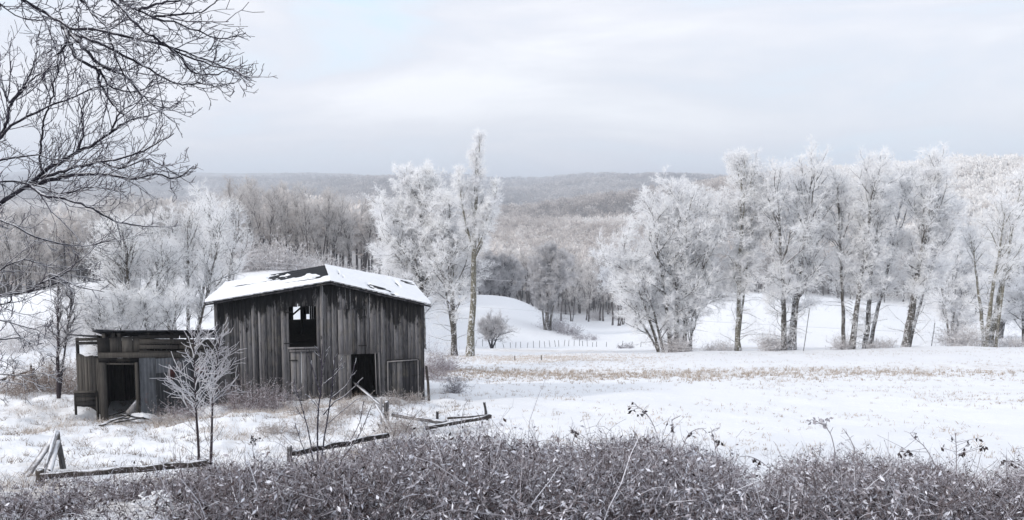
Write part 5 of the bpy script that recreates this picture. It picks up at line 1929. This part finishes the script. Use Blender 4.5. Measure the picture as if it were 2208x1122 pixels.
def undergrowth():
    rng = np.random.default_rng(61)
    n = 52000
    u = rng.uniform(-0.70, 0.70, n)
    d = np.exp(rng.uniform(math.log(4.6), math.log(18.5), n))
    x, y = u * d, d
    h = (0.26 + 0.46 * rng.random(n) ** 1.5) * (0.90 + 0.75 * fbm(x * 0.8, y * 0.8, 91, 3))
    h = np.clip(h, 0.12, 1.15)
    z = height(x, y)
    ppx, ppy = project(np.stack([x, y, z + h * 0.85], 1))
    lim = np.interp(ppx, SIL[:, 0], SIL[:, 1]) + 6 + 8 * np.clip((720 - ppx) / 100, 0, 1)
    extra = rng.exponential(9, n) * (rng.random(n) < 0.25) + 20 * fbm(x * 1.3, y * 1.3, 93, 3) + 50 * (rng.random(n) < 0.012)
    patch = fbm(x * 0.8, y * 0.8, 95, 3)
    ok = (ppy > lim - extra) & ~((patch > 0.78) & (rng.random(n) < 0.8))
    x, y, z, h = x[ok], y[ok], z[ok], h[ok]
    n = len(x)
    print('stems', n)
    m = MB()
    st = np.stack([x, y, z - 0.03], 1)
    dr = rng.normal(size=(n, 3)) * 0.38
    dr[:, 2] = 1.0
    p = grow(st, dr, h * 1.05, 6, rng, 0.22, -0.08)
    sc_ = np.clip(y / 11, 0.7, 1.5)
    hue = fbm(x * 0.35, y * 0.35, 97, 3) * 0.10
    tb = np.clip(rng.normal(size=n) * 0.22 + 0.42 + hue, 0, 1)
    ribbons(m, p, np.linspace(1, 0.45, 6)[None] * (0.0065 * sc_)[:, None], rng, tone=tb)
    k = 9
    s2, d2, i2, t2 = spawn(p, k, 0.30, 1.0, R(30), R(110), rng)
    d2[:, 2] -= 0.75
    ls = (0.025 + 0.045 * rng.random(len(i2))) * sc_[i2]
    tl = np.clip(rng.normal(size=len(i2)) * 0.29 + 0.48 + hue[i2] + 0.30 * (t2 - .5) + 0.10 * (h[i2] > 0.5), 0, 1)
    # curled dead leaves
    diamonds(m, s2, d2, ls, ls * (0.22 + 0.25 * rng.random(len(i2))), rng, tone=tl)
    s3, d3, i3, t3 = spawn(p, 2, 0.35, 1.0, R(25), R(60), rng)
    p3 = grow(s3, d3, (0.10 + 0.16 * rng.random(len(i3))), 4, rng, 0.2, -0.04)
    ribbons(m, p3, np.linspace(1, 0.6, 4)[None] * (0.0048 * sc_[i3])[:, None], rng, tone=np.clip(rng.normal(size=len(i3)) * 0.2 + 0.56, 0, 1))
    # long bent grass blades and pale straws
    q = rng.choice(n, 1500, replace=False)
    dq = rng.normal(size=(len(q), 3)) * 0.6
    dq[:, 2] = 0.9
    p4 = grow(st[q], dq, h[q] * 1.35, 7, rng, 0.14, -0.16)
    ribbons(m, p4, np.linspace(1, 0.3, 7)[None] * np.full((len(q), 1), 0.009), rng, tone=np.clip(rng.normal(size=len(q)) * 0.15 + 0.80, 0, 1))
    o = m.build('undergrowth', M_WEED)
    tag(o, 'dense grey brown frosted weeds covering the bank in the foreground', 'undergrowth', kind='stuff')
    # snow caught on the bent weeds here and there
    m = MB()
    for (px, py, sx_, sy_, k_) in ((935, 1080, 45, 22, 420), (1005, 1050, 12, 26, 150), (885, 1108, 30, 12, 160), (600, 1062, 18, 10, 90), (575, 1078, 14, 8, 60), (1415, 968, 8, 16, 70), (1180, 1030, 16, 12, 80), (860, 1100, 26, 12, 100), (1780, 1085, 14, 14, 90), (1075, 1100, 16, 14, 90), (340, 1085, 22, 10, 80), (2150, 1035, 26, 14, 130), (150, 1060, 14, 10, 50), (1500, 1095, 20, 10, 60), (1000, 1110, 30, 8, 90)):
        g = G(px, py + 26, 5)
        k_ = int(k_ * 2.2)
        dd_ = g[1]
        q = np.stack([P(px + a_ * sx_, py + b_ * sy_, dd_ + c_ * 0.25 - b_ * 0.1) for a_, b_, c_ in rng.normal(size=(k_, 3))])
        gz_ = height(q[:, 0], q[:, 1])
        q[:, 2] = np.clip(q[:, 2], gz_ + 0.08, gz_ + 0.6)
        dv = rng.normal(size=q.shape)
        dv[:, 2] *= 0.4
        L_ = 0.02 + 0.035 * rng.random(k_)
        p5 = grow(q, dv, L_, 3, rng, 0.2, 0)
        tubes(m, p5, np.array([[0.35, 1.0, 0.3]]) * (0.006 + 0.008 * rng.random((k_, 1))), 5)
    o = m.build('snow_clumps', M_SNOW, None, True)
    tag(o, 'clumps of snow caught in the foreground weeds', 'snow', kind='stuff')
    # taller weeds that stand out against the snow
    W = [
        ([(1425, 975), (1408, 915), (1392, 890), (1368, 872)], 11.5, [(1388, 888), (1378, 893), (1364, 886), (1362, 876)], 'tall thin weed with a few dark leaves at its tip, mid bank'),
        ([(1448, 960), (1452, 925), (1450, 905), (1462, 900)], 11.5, [(1452, 918), (1450, 925)], 'short hooked weed right of the tall leaved weed'),
        ([(1545, 985), (1540, 950), (1535, 930), (1552, 922)], 11.3, [(1548, 948), (1536, 935), (1550, 955)], 'weed with a bent tip and dark bud at the middle of the bank edge'),
        ([(1470, 970), (1490, 932), (1515, 925), (1525, 935)], 11.2, [(1490, 938)], 'thin arching stem beside the weed with the bent tip'),
        ([(1800, 970), (1790, 935), (1778, 918), (1765, 906)], 11.4, [(1760, 908), (1752, 912), (1770, 905), (1785, 902), (1775, 915), (1750, 905)], 'frosted weed with a drooping leafy crown standing out over the snow'),
        ([(1842, 966), (1832, 945), (1822, 930)], 11.4, [], 'bare straight twig right of the drooping leafy weed'),
        ([(2020, 1010), (1990, 960), (1972, 945), (1962, 934), (1974, 934)], 11.2, [(1975, 938), (1950, 975), (1962, 974), (1940, 976)], 'slanting frosted stem hung with a pair of dark leaves'),
        ([(2062, 1010), (2062, 970), (2060, 934)], 11.0, [(2085, 952), (2092, 957), (2078, 975), (2072, 978), (2115, 962), (2122, 965), (2055, 948), (2030, 965), (2110, 945)], 'upright weed hung with reddish brown leaves at the right'),
        ([(2150, 1030), (2160, 1000), (2180, 995), (2200, 1005)], 10.8, [(2165, 1002), (2178, 1000), (2195, 1008)], 'arching dark leaved stem at the right edge'),
        ([(548, 990), (545, 962), (547, 945)], 14.0, [(543, 942), (552, 945), (541, 948), (549, 955)], 'small dark weed with clustered leaves left of the forked bush'),
        ([(1235, 955), (1238, 930), (1230, 925)], 11.8, [(1236, 930), (1240, 935)], 'short weed with a dark seed head left of the tall leaved weed'),
        ([(1660, 1010), (1630, 990), (1612, 984), (1596, 985)], 10.9, [(1625, 990), (1640, 995)], 'stem bowed low to the left in the dip of the bank edge'),
    ]
    for i, (pl, d_, lv, lab) in enumerate(W):
        m = MB()
        b = P(*pl[0], d_)
        c, ln = curve_through([P(x_, y_, d_) for x_, y_ in pl], 12)
        foot_ = np.array([c[0][0], c[0][1], gz(c[0][0], c[0][1]) - 0.05])
        c = np.concatenate([[foot_], c])
        tubes(m, (c - foot_)[None], np.linspace(0.008, 0.0045, 13)[None], 5, rng, 0.1, tone=np.full(1, 0.62))
        kk = 9
        s1, d1, _, _ = spawn((c - foot_)[None], kk, 0.4, 1.0, R(30), R(70), rng)
        p1 = grow(s1, d1, 0.05 + 0.09 * rng.random(kk), 4, rng, 0.15, 0)
        ribbons(m, p1, np.full((kk, 4), 0.007), rng, tone=np.full(kk, 0.66))
        o_leaf = MB()
        if lv:
            q = np.array([P(x_, y_, d_ + rng.uniform(-.05, .05)) for x_, y_ in lv]) - foot_
            cc = c - foot_
            pale = 'drooping' in lab
            for qi in q:
                near = cc[max(2, np.argmin(np.linalg.norm(cc - qi, axis=1)) - int(rng.integers(1, 4)))]
                pp = np.stack([near * (1 - t_) + qi * t_ for t_ in np.linspace(0, 1, 4)])[None]
                tubes(m, pp, np.full((1, 4), 0.0035), 4, tone=np.full(1, 0.6))
                s_ = np.repeat(qi[None], 3, 0) + rng.normal(size=(3, 3)) * 0.012
                dd_ = rng.normal(size=(3, 3))
                dd_[:, 2] -= 1.0
                diamonds(m, s_, dd_, np.full(3, 0.075), np.full(3, 0.042), rng, tone=np.full(3, 0.75 if pale else 0.14))
        o = m.build('tall_weed', M_WEED)
        o.location = tuple(foot_)
        tag(o, lab, 'weed', 'tall weeds along the top of the bank')


undergrowth()


def grasses():
    rng = np.random.default_rng(71)

    def tufts(m, x, y, nb, h, w, tone0, spread=0.06, ts=0.15):
        idx = np.repeat(np.arange(len(x)), nb)
        bx = x[idx] + rng.normal(size=len(idx)) * spread
        by = y[idx] + rng.normal(size=len(idx)) * spread
        bz = height(bx, by) - 0.02
        d = rng.normal(size=(len(idx), 3)) * 0.45
        d[:, 2] = 1
        hh = (h[idx] if np.ndim(h) else h) * (0.5 + 0.8 * rng.random(len(idx)))
        p = grow(np.stack([bx, by, bz], 1), d, hh, 4, rng, 0.2, -0.1)
        ribbons(m, p, np.linspace(1, 0.3, 4)[None] * np.full((len(idx), 1), w), rng, tone=np.clip(rng.normal(size=len(idx)) * ts + tone0, 0, 1))
    # stubble across the field
    m = MB()
    n = 4000
    x = rng.uniform(-8, 34, n)
    y = 50 + rng.normal(size=n) * 2.4 - np.abs(rng.normal(size=n)) * 2.0 - x * 0.03
    keep = rng.random(n) < np.clip((36 - x) / 34, 0.05, 1) * np.clip((x + 9) / 3, 0.2, 1)
    tufts(m, x[keep], y[keep], 5, 0.20, 0.030, 0.45)
    n = 6500
    u = rng.uniform(-0.12, 0.70, n)
    y = rng.uniform(17, 74, n)
    x = u * y
    keep = (fbm(x * 0.25, y * 0.25, 12, 3) + rng.normal(size=n) * 0.35 > 0.0) & (x > -2.6)
    tufts(m, x[keep], y[keep], 4, 0.09 + 0.06 * rng.random(keep.sum()), 0.018, 0.50, 0.05)
    # pale withered strip beyond the crest near the lone posts
    n = 2600
    x = rng.uniform(-9, 2.5, n) + rng.uniform(0, 12, n)
    y = 68 + rng.normal(size=n) * 4
    tufts(m, x, y, 4, 0.14, 0.03, 0.72)
    o = m.build('field_stubble', M_GRASS)
    tag(o, 'straw coloured stubble showing through the snow of the field', 'stubble', kind='stuff')
    # yard grass
    m = MB()
    n = 4200
    u = rng.uniform(-0.66, -0.05, n)
    y = rng.uniform(12.5, 34, n)
    x = u * y
    keep = (fbm(x * 0.55, y * 0.55, 14, 3) + rng.normal(size=n) * 0.18 > 0.42)
    k = keep.sum()
    tufts(m, x[keep], y[keep], 16, 0.13 + 0.12 * rng.random(k), 0.008, 0.66, 0.15, 0.22)
    n = 1100
    u = rng.uniform(-0.66, -0.05, n)
    y = rng.uniform(12.5, 30, n)
    x = u * y
    tufts(m, x, y, 9, 0.16, 0.010, 0.08, 0.06, 0.1)
    o = m.build('yard_grass', M_GRASS)
    tag(o, 'withered grass tufts poking out of the snow in front of the shed and barn', 'grass', kind='stuff')


grasses()


# ------------------------------------------------------------------ haze
def haze():
    m, nt = newmat('thin winter haze')
    v = N(nt, 'ShaderNodeVolumePrincipled')
    v.inputs['Color'].default_value = (0.83, 0.885, 0.97, 1)
    v.inputs['Density'].default_value = 0.00034
    v.inputs['Anisotropy'].default_value = 0.2
    o = N(nt, 'ShaderNodeOutputMaterial')
    nt.links.new(v.outputs[0], o.inputs['Volume'])
    mb = MB()
    z0, z1, s = -260, 185, 9600
    mb.box8(np.array([(-s, -s, z0), (s, -s, z0), (s, s, z0), (-s, s, z0), (-s, -s, z1), (s, -s, z1), (s, s, z1), (-s, s, z1)], float))
    ob = mb.build('haze', m)
    tag(ob, 'thin pale winter haze softening the far hills', 'haze', kind='stuff')


haze()
